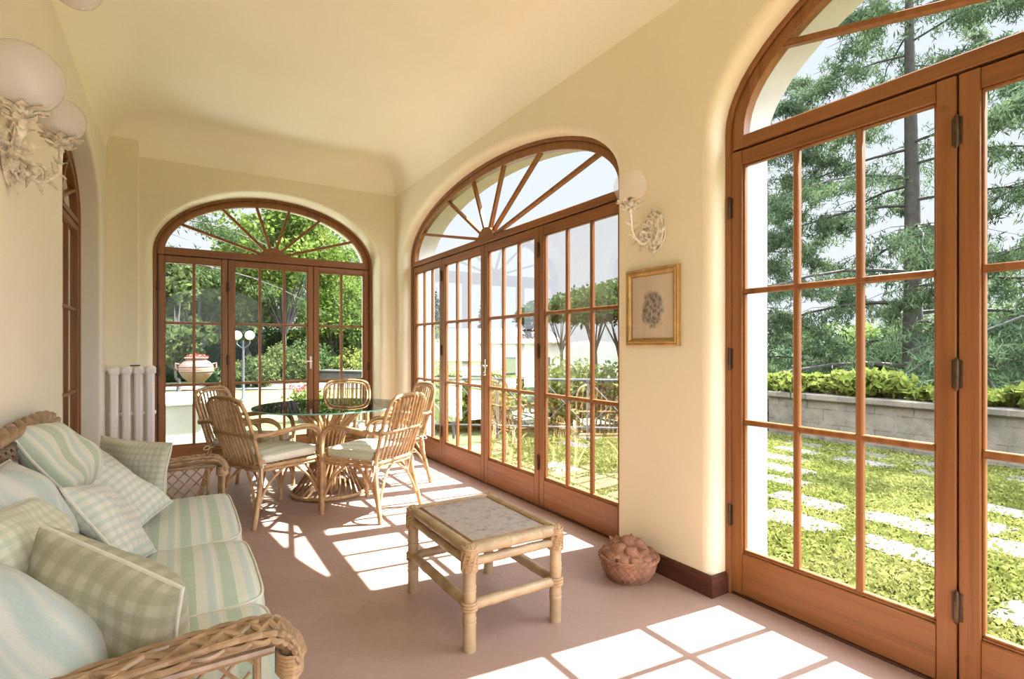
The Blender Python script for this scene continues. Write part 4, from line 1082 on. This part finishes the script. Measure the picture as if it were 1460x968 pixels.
def tree(label,x,y,z0,h,r,seed,mat='broad',name='leafy_tree',leaf_=.16,n=260,per=45,squash=.9,trunk_h=.35,rt=.16,group=None,cat='tree'):
    rs=np.random.default_rng(seed); t=empty(name,(x,y,z0)); tag(t,label,cat,group)
    zc=h*(trunk_h+(1-trunk_h)/2); hz=h*(1-trunk_h)/2*1.0
    tr=MB(); tr.tube(spline([(0,0,-.2),(.08,.05,h*trunk_h*.6),(0,0,h*trunk_h),(.1,0,zc+hz*.3)],5),[rt*(1-.75*i/15) for i in range(16)],10); tr.build('trunk',M['bark'],t)
    br=MB(); cen=[]
    # crown of rounded lobes
    lobes=[]
    for i in range(14):
        d=rs.normal(size=3); d/=np.linalg.norm(d); lobes.append(np.array([d[0]*r*.62,d[1]*r*.62,zc+d[2]*hz*.62]))
    for lb_ in lobes: br.tube([Vector((0,0,h*trunk_h)),Vector((lb_[0]*.5,lb_[1]*.5,h*trunk_h*.5+lb_[2]*.5)),Vector(lb_)],[rt*.4,rt*.22,.01],5)
    for i in range(n):
        lb_=lobes[rs.integers(len(lobes))]; d=rs.normal(size=3); d/=np.linalg.norm(d); d[2]=d[2]*.8
        cen.append(lb_+d*np.array([r*.42,r*.42,hz*.42]))
    br.build('branches',M['bark'],t)
    cloud('foliage',M[mat],cen,r*.16,leaf_,t,per=per)
    return t
# ground
lw=NT('lawn_ground'); v=lw.coord('Object'); n=lw.noise(v,1.6,5,.6); n2=lw.noise(v,18,4,.7)
c=lw.ramp(lw.math('ADD',lw.math('MULTIPLY',n,.5),lw.math('MULTIPLY',n2,.5)),[(.36,k_((.16,.20,.05),GF)),(.52,k_((.30,.36,.08),GF)),(.68,k_((.40,.42,.14),GF))])
lw.pbr(c,.95,lw.bump(n2,.6,.03))
mb=MB(); nx,ny=60,80
mb.grid(nx,ny,lambda a,b:Vector((-24+31.7*a,-9+62*b,-.06+.015*math.sin(a*60)*math.cos(b*90)))); tag(mb.build('ground_lawn',lw.mat),kind='structure')
lo=m_plain('lower_meadow',k_((.16,.20,.07),GF),.95,.3,.3)
mb=MB(); mb.add([(-80,-60,-4),(160,-60,-4),(160,220,-4),(-80,220,-4)],[(0,1,2,3)]); tag(mb.build('ground_lower_meadow',lo,smooth=False),kind='structure')
# lawn blades near the doors
N=210000
gx=2.68+4.75*rng.random(N)**1.1; gy=-1.2+8.5*rng.random(N)
# pavers: rows parallel to the house
pav=[]
rs=np.random.default_rng(12)
for i,x in enumerate(np.arange(2.90,7.2,.50)):
    y=-1.0+.35*(i%2)+rs.random()*.2
    while y<5.6:
        ln=.42+.22*rs.random()
        if rs.random()<.62: pav.append((x+rs.normal()*.03,y+ln/2,.13+.05*rs.random(),ln/2,rs.normal()*.06))
        y+=ln+.10+.22*rs.random()
pa=np.array(pav); keep=np.ones(N,bool)
for (x,y,hx,hy,a) in pav: keep&=~((np.abs(gx-x)<hx*.86)&(np.abs(gy-y)<hy*.9)&(rng.random(N)<.84))
gx,gy=gx[keep],gy[keep]
vis=((gy-0)/(gx)<1.75)
cen=np.stack([gx,gy,np.full(len(gx),-.035)],1)[vis]
tag(cloud('grass',M['grassb'],cen,.02,.040,down=-.5,aspect=1.0),'leafy green lawn growing between the flat paving stones','grass',kind='stuff')
stone=m_plain('pale_paving_stone',k_((.42,.38,.33),PAVE*.75),.9,.18,7,bumps=.5)
where=['closest to the house','next to the lawn doors','in the open lawn','towards the garden wall']
pm=MB()
def slab(hx,hy,rs):
    mb=MB(); k=14; top=[];bot=[]
    for i in range(k):
        q=2*math.pi*i/k; c_,s_=math.cos(q),math.sin(q); e=.35; w_=1+rs.normal()*.05
        top.append(Vector((hx*math.copysign(abs(c_)**e,c_)*w_,hy*math.copysign(abs(s_)**e,s_)*w_,.028)))
    mb.add([p*.96+Vector((0,0,.002)) for p in top]+top+[p*1.02-Vector((0,0,.05)) for p in top],[tuple(range(k))]+[(i+k*j,(i+1)%k+k*j,(i+1)%k+k*(j+1),i+k*(j+1))[::-1] for i in range(k) for j in range(2)])
    return mb
for i,(x,y,hx,hy,a) in enumerate(pav):
    row=int(round((x-2.9)/.5)); 
    o=slab(hx,hy,rs).build('paving_stone',stone,angle=30); o.location=(x,y,-.055); o.rotation_euler=(0,0,a)
    tag(o,'flat pale paving stone set in the lawn outside the garden doors','paving stone','paving stones in the lawn')
# low stone wall with planting
def garden_wall():
    x=5.93*H; y0,y1=-2.0,4.6; t=empty('stone_wall',(x+.2,(y0+y1)/2,0)); tag(t,'low garden wall of weathered stone blocks across the lawn, plants on top','wall')
    ym_=(y0+y1)/2; z1=.48*H
    s=NT('weathered_blocks'); v=s.coord('Object',(1,1,1),(R(90),0,R(90)))
    sx=s.xyz(s.coord('Object')); comb=s.n('ShaderNodeCombineXYZ',ins={0:sx[1],1:sx[2],2:0.0}).outputs[0]
    br=s.n('ShaderNodeTexBrick',ins={'Vector':comb,'Color1':(*k_((.27,.225,.17),PAVE*3.2),1),'Color2':(*k_((.17,.15,.125),PAVE*3.2),1),'Mortar':(*k_((.10,.09,.08),PAVE*3.2),1),'Scale':1.0,'Mortar Size':.008,'Brick Width':.42,'Row Height':.20})
    n=s.noise(s.coord('Object'),5,6,.7); c=s.mix(s.ramp(n,[(.40,(0,0,0)),(.62,(.9,.9,.9))]),br.outputs[0],k_((.33,.29,.23),PAVE*3.2),'MIX'); c=s.mix(s.ramp(s.noise(s.coord('Object'),2.2,4),[(.5,(0,0,0)),(.7,(.6,.6,.6))]),c,k_((.10,.10,.075),PAVE*3.2)); s.pbr(c,.9,s.bump(n,.6,.03))
    mb=MB(); mb.box((-.2,y0-ym_,-.1),(.2,y1-ym_,z1-.09)); mb.build('wall_body',s.mat,t,smooth=False)
    yy=y0
    rs2=np.random.default_rng(3)
    while yy<y1-.1:
        ln=min(.75+.3*rs2.random(),y1-yy); mb=MB(); mb.bevbox((-.25,yy-ym_+.004,z1-.09+rs2.normal()*.004),(.25,yy+ln-ym_-.004,z1+rs2.normal()*.006),.015); mb.build('coping_stone',s.mat,t,angle=20); yy+=ln
garden_wall()
def bush(name,label,x,y,z,rx,ry,rz,n,mat,leaf_,per=12,group=None,cat='shrub',stems=True):
    t=empty(name,(x,y,z)); tag(t,label,cat,group)
    c=rng.normal(size=(n,3)); c/=np.linalg.norm(c,axis=1)[:,None]; c*=(rng.random(n)**.4)[:,None]; c=c*np.array([rx,ry,rz]); c[:,2]+=rz*.9
    cloud('foliage',M[mat],c,min(rx,ry,rz)*.28,leaf_,t,per=per)
    if stems:
        mb=MB()
        for k in range(7):
            e=c[rng.integers(n)]; mb.tube([Vector((e[0]*.15,e[1]*.15,0)),Vector((e[0]*.6,e[1]*.6,e[2]*.6)),Vector(e)],[.012,.008,.004],5)
        mb.build('stems',M['bark'],t)
    return t
pl_lab=['yellow green creeper on the garden wall nearest the house corner','leafy creeper spilling over the wall in front of the dark conifer','yellow green creeper with trailing shoots over the wall coping','bright leafy creeper in the middle of the garden wall','dense creeper on the wall before the big cedar trunk','creeper on the garden wall seen through the second door leaf','creeper at the far end of the garden wall']
for i in range(7):
    y=4.35-.95*i; bush('creeper_plant',pl_lab[i],6.1*H+.05,y,.47*H-.02,.34,.58,.15+.05*math.sin(i*2.1),230,'vine',.11,8,'creepers on the garden wall','plant')
# cedars and other trees beyond the wall
cedar('tall blue green cedar with a thick grey trunk behind the garden wall',16.6,6.25,-1.5,19,7.5,.27,1)
cedar('slender dark cedar near the house corner beyond the garden wall',16.2,10.6,-1.5,15,4.6,.15,2,dens=.85)
cedar('broad cedar reaching in over the second door leaf',15.2,1.1,-2.5,16,6.5,.26,3,dens=.95)
for i,(px,d,top,r,mt,lb_) in enumerate([(1105,26,470,3.6,'cedar','dark tree low behind the slender cedar'),(1165,30,455,3.5,'hedge','dark rounded tree below the cedar boughs'),(1215,36,462,4.5,'broad','sunlit round tree in the valley'),(1275,24,446,3.8,'pine','bushy tree just behind the thick cedar trunk'),(1345,27,452,4.2,'cedar','dark spreading tree beside the big cedar'),(1420,22,440,4,'pine','green bushy tree behind the second door leaf'),(1490,24,430,4.2,'cedar','dark tree at the far end of the garden wall')]):
    p=at(px,top,d); h=p.z+4; tree(lb_,p.x,p.y,-4,h,r,50+i,mt,'valley_tree',.24,230,40,trunk_h=.1,group='trees in the valley')
# railing between house corner and garden wall
def railing():
    A=at(586,494,7.55);B=at(905,494,7.1); A=Vector((A.x,A.y,-.05));B=Vector((B.x,B.y,-.05)); t=empty('garden_railing',(A+B)/2); tag(t,'grey iron railing with crossed bars at the lawn edge','railing'); c=(A+B)/2; L_=(B-A); n=5
    zt=.845
    rl=MB(); rl.tube([A-c+Vector((0,0,zt)),B-c+Vector((0,0,zt))],.02,8); rl.build('top_rail',M['iron'],t)
    rl=MB(); rl.tube([A-c+Vector((0,0,.20)),B-c+Vector((0,0,.20))],.014,8); rl.build('bottom_rail',M['iron'],t)
    for i in range(n+1):
        p=A.lerp(B,i/n)-c; m=MB(); m.tube([p,p+Vector((0,0,zt))],.022,8); m.build('post',M['iron'],t)
    for i in range(n):
        p,q=A.lerp(B,i/n)-c,A.lerp(B,(i+1)/n)-c
        m=MB(); m.tube([p+Vector((0,0,.2)),q+Vector((0,0,zt))],.009,6); m.tube([q+Vector((0,0,.2)),p+Vector((0,0,zt))],.009,6); m.build('crossed_bars',M['iron'],t)
railing()
for i,(px,d,r,h,mt,lb_) in enumerate([(600,8.6,.5,.95,'light','pale green shrub behind the railing at the house corner'),(655,8.4,.5,.75,'broad','green shrub behind the railing by the door leaf with the lever'),(712,8.5,.55,.72,'vine','yellow green shrub in the middle of the railing'),(765,8.3,.5,.62,'broad','low leafy shrub behind a railing post'),(818,8.2,.55,.95,'vine','tall yellow green shrub behind the railing below the pines'),(868,8.1,.5,.90,'light','pale shrub at the pier end of the railing'),(925,8.2,.6,.8,'broad','shrub behind the railing hidden partly by the pier')]):
    p=at(px,494,d); bush('garden_shrub',lb_,p.x,p.y,-.05,r*1.15,r,h*.62,230,mt,.08,16,'shrubs behind the railing')
# umbrella pines
for i,(px,d,py0,r,lb_) in enumerate([(848,30,404,2.7,'umbrella pine with a forked dark trunk beyond the railing'),(884,27,396,2.6,'umbrella pine right beside the pier edge'),(800,40,418,3.4,'broad dark umbrella pine further down the slope')]):
    p=at(px,py0,d); tp=p.z+4; t=empty('umbrella_pine',(p.x,p.y,-4)); tag(t,lb_,'tree','umbrella pines beyond the railing')
    rs=np.random.default_rng(70+i); m=MB(); m.tube([(0,0,-.2),(.2,.1,tp*.3),(0,0,tp*.62)],[.17,.15,.11],9); m.build('trunk',M['bark'],t)
    m=MB(); cen=[]
    for k in range(9):
        q=k*2.4; rr=r*(.3+.6*rs.random()); e=Vector((rr*math.cos(q),rr*math.sin(q),tp*.85)); m.tube([Vector((0,0,tp*(.5+.1*rs.random()))),e*.5+Vector((0,0,tp*.36)),e],[.055,.035,.012],5)
    for k in range(260):
        q=rs.random()*6.28; rr=r*math.sqrt(rs.random()); cen.append((rr*math.cos(q),rr*math.sin(q),tp*.76+(tp*.20)*math.sqrt(max(0,1-(rr/r)**2))*(.3+.7*rs.random())))
    m.build('branches',M['bark'],t); cloud('foliage',M['pine'],cen,.45,.22,t,per=40)
# pale house and cypresses far off
pw=m_plain('distant_pale_wall',(.62,.58,.52),.8,.05); rf=m_plain('distant_roof_tiles',(.34,.22,.17),.8,.2,3)
def house(label,px,d,w,dp,h,z0,rz):
    p=at(px,494,d); t=empty('distant_house',(p.x,p.y,z0),rz); tag(t,label,'building')
    m=MB(); m.box((-w/2,-dp/2,0),(w/2,dp/2,h)); m.build('walls',pw,t,smooth=False)
    m=MB(); m.add([(-w/2-.3,-dp/2-.3,h),(w/2+.3,-dp/2-.3,h),(w/2+.3,dp/2+.3,h),(-w/2-.3,dp/2+.3,h),(-w/2+1,0,h+1.3),(w/2-1,0,h+1.3)],[(0,1,5,4),(2,3,4,5),(1,2,5),(3,0,4),(3,2,1,0)]); m.build('roof',rf,t,smooth=False)
    for i in range(4):
        x=-w/2+w*(i+.5)/4; m=MB(); m.box((x-.45,-dp/2-.04,h*.5),(x+.45,-dp/2,h*.8)); m.build('window',M['iron'],t,smooth=False)
house('long pale house beyond the shrubs seen through the middle door leaves',705,46,11,7,5.5,-4,-YAW)
house('small pale outbuilding lower down behind the railing',640,34,5,5,4.4,-4,-YAW)
for i,(px,d,py0) in enumerate([(618,40,420),(757,44,430),(690,60,428)]):
    p=at(px,py0,d); h=p.z+4; t=empty('cypress',(p.x,p.y,-4)); tag(t,['slim dark cypress beside the small pale outbuilding','slim dark cypress at the end of the long pale house','dark cypress rising behind the long pale house'][i],'tree')
    m=MB(); m.tube([(0,0,-.1),(0,0,h*.8)],[.12,.04],6); m.build('trunk',M['bark'],t)
    zs=rng.random(260); q=rng.random(260)*6.28; rr=.75*np.sin(np.pi*np.clip(zs*.9+.08,0,1))**.6
    cloud('foliage',M['hedge'],np.stack([rr*np.cos(q)*.8,rr*np.sin(q)*.8,zs*h],1),.28,.2,t,per=22)
# distant wooded hills
def hills(label,d,pyt,seed,col):
    rs=np.random.default_rng(seed); mb=MB(); m_=140; ph=rs.random(6)*6
    def f(u,v):
        a=R(-45+150*u); x=math.sin(a)*d*(1+.25*v); y=math.cos(a)*d*(1+.25*v)
        z=-6+(H+6+(494-pyt)/755*d)*math.sin(v*math.pi*.5)*(.8+.16*math.sin(u*9+ph[0])+.08*math.sin(u*31+ph[1])+.03*math.sin(u*140+ph[2]))
        return Vector((x,y,z))
    mb.grid(240,7,f); tag(mb.build('hill_range',col),kind='structure')
hills('',150,468,9,m_plain('wooded_hillside',k_((.10,.15,.09),GF),.95,.4,.35))
# ---------------- beyond the end door
mb=MB(); x0,x1,y0,y1=-2.4,.045*6.0*H+.12,6.02*H,7.4*H; z1=.46*H
t=empty('garden_parapet',((x0+x1)/2,(y0+y1)/2,0)); tag(t,'low white plastered parapet just outside the end door carrying the big pot','wall')
m=MB(); m.bevbox((x0-t.location.x,y0-t.location.y,-.1),(x1-t.location.x,y1-t.location.y,z1-.04),.01); m.build('parapet_body',M['bright'],t)
m=MB(); m.bevbox((x0-t.location.x-.03,y0-t.location.y-.03,z1-.04),(x1-t.location.x+.03,y1-t.location.y+.03,z1),.012); m.build('coping',M['bright'],t)
def pot():
    p=at(280,541,6.75*1.19*H); t=empty('terracotta_pot',(p.x,p.y,z1)); tag(t,'big round terracotta pot with red blooms standing on the white parapet','plant pot')
    m=MB(); m.lathe([(0,0),(.13,0),(.15,.02),(.22,.09),(.275,.18),(.29,.26),(.27,.33),(.22,.385),(.175,.41),(.165,.425),(.195,.445),(.20,.465),(.18,.475),(.15,.44),(0,.42)],40); m.build('pot_body',M['terra'],t,angle=50)
    for z,r in ((.21,.286),(.30,.285)):
        m=MB(); m.tube([Vector((r*math.cos(i*math.pi/20),r*math.sin(i*math.pi/20),z)) for i in range(40)],.008,6,closed=True); m.build('raised_band',M['terra'],t)
    for s in (-1,1):
        m=MB(); m.tube([(s*.27,0,.34),(s*.33,0,.36),(s*.33,0,.27),(s*.295,0,.24)],.016,8); m.build('handle',M['terra'],t)
    cloud('blooms',m_plain('red_petals',(.50,.05,.04),.7),rng.normal(size=(90,3))*np.array([.07,.07,.02])+np.array([0,0,.49]),.02,.035,t,per=2)
pot()
# trees behind the lawn
def put(px,d): p=at(px,494,d); return p.x,p.y
for (lb_,px,d,h,r,mt,seed,kw) in [
 ('big bright green broadleaf tree filling the middle of the end door',405,21,7.9,2.6,'broad',101,dict(n=300)),
 ('tall leafy tree standing beside the bright broadleaf one',474,25,5.7,2.6,'broad',102,dict(n=260)),
 ('dark leafy tree behind the garden lamp',352,27,6.6,2.3,'pine',103,dict(n=260)),
 ('pale loose leaved tree behind the big terracotta pot',282,19,4.6,2.3,'light',104,dict(n=150,per=30,trunk_h=.25)),
 ('yellow green young tree at the door edge near the radiator',250,13,3.5,.9,'light',105,dict(n=110,per=30,trunk_h=.2,rt=.06)),
 ('dark green tree closing the view above the stone bench wall',545,27,3.4,3.0,'broad',106,dict(n=240)),
 ('deep green tree low between the two broadleaf trees',455,31,8.0,4.0,'pine',107,dict(n=240)),
 ('mid green tree behind the hedge near the house side',215,24,4.2,3.0,'pine',108,dict(n=220)),
 ('round green tree behind the dark hedge',305,30,5.0,3.2,'pine',109,dict(n=230))]:
    x,y=put(px,d); tree(lb_,x,y,-.05,h,r,seed,mt,'leafy_tree',.17,group=None,trunk_h=kw.pop('trunk_h',.22),**kw)
x,y=put(205,15); cedar('tall airy pine whose bare boughs cross the arched fanlight',x,y,-.05,12,6.2,.22,111,'pine',dens=.30,name='pine_tree',zlow=.30)
# hedges
def hedge(label,pa_,pb_,th,h,mat='hedge'):
    A=Vector((*put(*pa_),-.05)); B=Vector((*put(*pb_),-.05)); c=(A+B)/2; t=empty('clipped_hedge',c,math.atan2(B.y-A.y,B.x-A.x)); L_=(B-A).length; tag(t,label,'hedge')
    n=int(L_*h*60); p=rng.random((n,3))*np.array([L_,th,h])-np.array([L_/2,th/2,0]); f=rng.random(n)
    p[f<.35,2]=h; m=f>.55; p[m,1]=-th/2
    cloud('foliage',M[mat],p,.06,.09,t,per=9,kind='stuff')
    mb=MB(); mb.bevbox((-L_/2+.05,-th/2+.06,0),(L_/2-.05,th/2-.06,h-.07),.05); mb.build('hedge_core',M['hedge'],t)
hedge('dark clipped hedge behind the big terracotta pot',(205,19),(336,22),.9,1.35)
hedge('tall dark hedge closing the far side of the lawn',(190,33),(560,33),1.0,2.3)
hedge('low pale hedge in front of the dark clipped hedge',(298,17),(330,18),.6,.55,'light')
for i,(px,d,r,h,mt,lb_) in enumerate([(360,17,.8,.9,'light','pale flowering shrub beneath the garden lamp'),(412,19,1.0,1.3,'light','grey green rounded shrub beside the white garden chairs'),(436,20,1.1,1.5,'pine','rounded green shrub right of centre behind the door handle'),(385,24,1.0,1.0,'broad','small green shrub behind the white garden chairs'),(470,25,1.3,1.1,'vine','yellow flowering shrub above the low stone wall'),(510,24,1.3,1.2,'vine','yellow green shrub at the outer end of the low stone wall')]):
    x,y=put(px,d); bush('garden_bush',lb_,x,y,-.05,r,r,h*.55,180,mt,.12,14)
def low_wall():
    A=Vector((*put(452,19.5),-.05)); B=Vector((*put(545,18.5),-.05)); c=(A+B)/2; t=empty('low_stone_wall',c,math.atan2(B.y-A.y,B.x-A.x)); L_=(B-A).length; tag(t,'low beige stone wall at the edge of the lawn behind the far rattan chair','wall')
    s=m_plain('beige_stone',k_((.30,.26,.20),PAVE),.9,.3,3,bumps=.4)
    m=MB(); m.bevbox((-L_/2,-.2,0),(L_/2,.2,.38),.02); m.build('wall_body',s,t); m=MB(); m.bevbox((-L_/2-.03,-.25,.38),(L_/2+.03,.25,.45),.015); m.build('coping',s,t)
low_wall()
gp=m_plain('pale_gravel',k_((.45,.42,.36),PAVE),.95,.1,6)
A,B=put(200,15.5),put(560,16.5); A2,B2=put(200,18.3),put(560,19.0)
mb=MB(); mb.add([(*A,-.035),(*B,-.035),(*B2,-.035),(*A2,-.035)],[(0,1,2,3)]); tag(mb.build('ground_gravel_path',gp,smooth=False),kind='structure')
def lamp_post():
    x,y=put(347,12.5); t=empty('garden_lamp',(x,y,-.05)); tag(t,'black garden lamp post with two white globes on the lawn','lamp')
    m=MB(); m.lathe([(0,0),(.09,0),(.08,.05),(.035,.10),(.025,.5),(.022,1.45),(0,1.45)],14); m.build('post',M['iron'],t)
    for s in (-1,1):
        m=MB(); m.tube(spline([(0,0,1.25),(s*.08*cY,-s*.08*sY,1.30),(s*.15*cY,-s*.15*sY,1.36),(s*.15*cY,-s*.15*sY,1.46)],5),.012,7); a=m.build('arm',M['iron'],t)
        m=MB(); m.lathe([(.105*math.sin(R(q)),1.56+.105*math.cos(R(q))) for q in range(0,181,12)],20,(s*.15*cY,-s*.15*sY,0)); m.build('globe',m_plain('white_globe',(.75,.74,.66),.3),t,angle=180)
lamp_post()
def garden_chair(x,y,rz,label):
    t=empty('garden_chair',(x,y,-.05),rz); tag(t,label,'chair','white garden chairs')
    m=MB(); m.bevbox((-.22,-.22,.42),(.22,.22,.45),.008); m.build('seat',M['whiteiron'],t)
    for sx in (-1,1):
        for sy in (-1,1): m=MB(); m.tube([(sx*.2,sy*.2,.43),(sx*.24,sy*.23,0)],.016,7); m.build('leg',M['whiteiron'],t)
    m=MB(); m.tube(spline([(-.2,-.22,.44),(-.26,-.22,.75),(-.28,0,.9),(-.26,.22,.75),(-.2,.22,.44)],6),.018,7)
    for k in range(5): m.tube([(-.21,-.15+.075*k,.45),(-.27,-.15+.075*k,.84)],.010,6)
    m.build('backrest',M['whiteiron'],t)
x,y=put(379,23); garden_chair(x,y,.4,'white garden chair on the far lawn, the one closer to the garden lamp'); x,y=put(397,23.5); garden_chair(x,y,2.6,'white garden chair on the far lawn beside the grey green shrub')
def geranium():
    x,y=put(438,9.2); t=empty('potted_geranium',(x,y,-.05)); tag(t,'potted geranium with pink red flowers outside the end door','plant')
    m=MB(); m.lathe([(0,0),(.14,0),(.20,.24),(.22,.25),(.22,.28),(.19,.28),(.18,.24),(0,.24)],28); m.build('pot_body',M['terra'],t,angle=50)
    c=rng.normal(size=(160,3))*np.array([.15,.15,.09])+np.array([0,0,.40]); cloud('foliage',M['broad'],c,.05,.06,t,per=5)
    fl_=m_plain('geranium_petals',(.62,.07,.09),.6,.3,20)
    for k in range(9):
        c0=np.array([rng.normal()*.15,rng.normal()*.15,.56+.08*rng.random()]); m=MB(); m.tube([(c0[0]*.4,c0[1]*.4,.3),tuple(c0)],.004,5); s_=m.build('flower_stem',M['broad'],t)
        cloud('bloom',fl_,rng.normal(size=(26,3))*.022+c0,.012,.032,s_,per=2)
geranium()
# ------------------------------------------------------------------ light, sky, output look
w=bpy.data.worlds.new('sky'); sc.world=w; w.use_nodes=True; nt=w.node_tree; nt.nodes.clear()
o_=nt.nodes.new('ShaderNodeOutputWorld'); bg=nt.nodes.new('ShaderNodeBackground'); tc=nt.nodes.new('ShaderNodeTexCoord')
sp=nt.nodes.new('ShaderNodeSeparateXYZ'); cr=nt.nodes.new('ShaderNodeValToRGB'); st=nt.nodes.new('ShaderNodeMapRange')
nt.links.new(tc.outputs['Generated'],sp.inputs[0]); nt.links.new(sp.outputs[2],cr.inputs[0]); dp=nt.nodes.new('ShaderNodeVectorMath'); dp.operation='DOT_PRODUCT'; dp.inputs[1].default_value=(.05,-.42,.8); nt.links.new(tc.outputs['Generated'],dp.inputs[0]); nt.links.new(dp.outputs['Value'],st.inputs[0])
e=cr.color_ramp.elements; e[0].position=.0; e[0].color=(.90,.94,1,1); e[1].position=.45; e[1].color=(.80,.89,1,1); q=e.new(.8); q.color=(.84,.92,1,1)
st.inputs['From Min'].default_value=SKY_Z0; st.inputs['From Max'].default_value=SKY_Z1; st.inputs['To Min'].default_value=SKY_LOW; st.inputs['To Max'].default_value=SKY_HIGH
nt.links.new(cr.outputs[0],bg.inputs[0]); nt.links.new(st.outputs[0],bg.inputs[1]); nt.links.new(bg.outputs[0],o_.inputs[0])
sd=bpy.data.lights.new('sun','SUN'); sd.energy=SUN_E; sd.angle=R(.53); sd.color=(1,.975,.93)
so=bpy.data.objects.new('sun',sd); C.objects.link(so); so.rotation_euler=Vector((-.745,.082,-1)).to_track_quat('-Z','Y').to_euler(); so.location=(6,0,8)
v=sc.view_settings; v.view_transform='Standard'; v.look='None'; v.gamma=1; v.exposure=EXPO; v.use_curve_mapping=False
sc.display_settings.display_device='sRGB'
cy=sc.cycles; cy.max_bounces=14; cy.diffuse_bounces=7; cy.glossy_bounces=4; cy.transmission_bounces=6; cy.transparent_max_bounces=24
cy.caustics_reflective=False; cy.caustics_refractive=False; cy.use_denoising=True; cy.sample_clamp_indirect=8
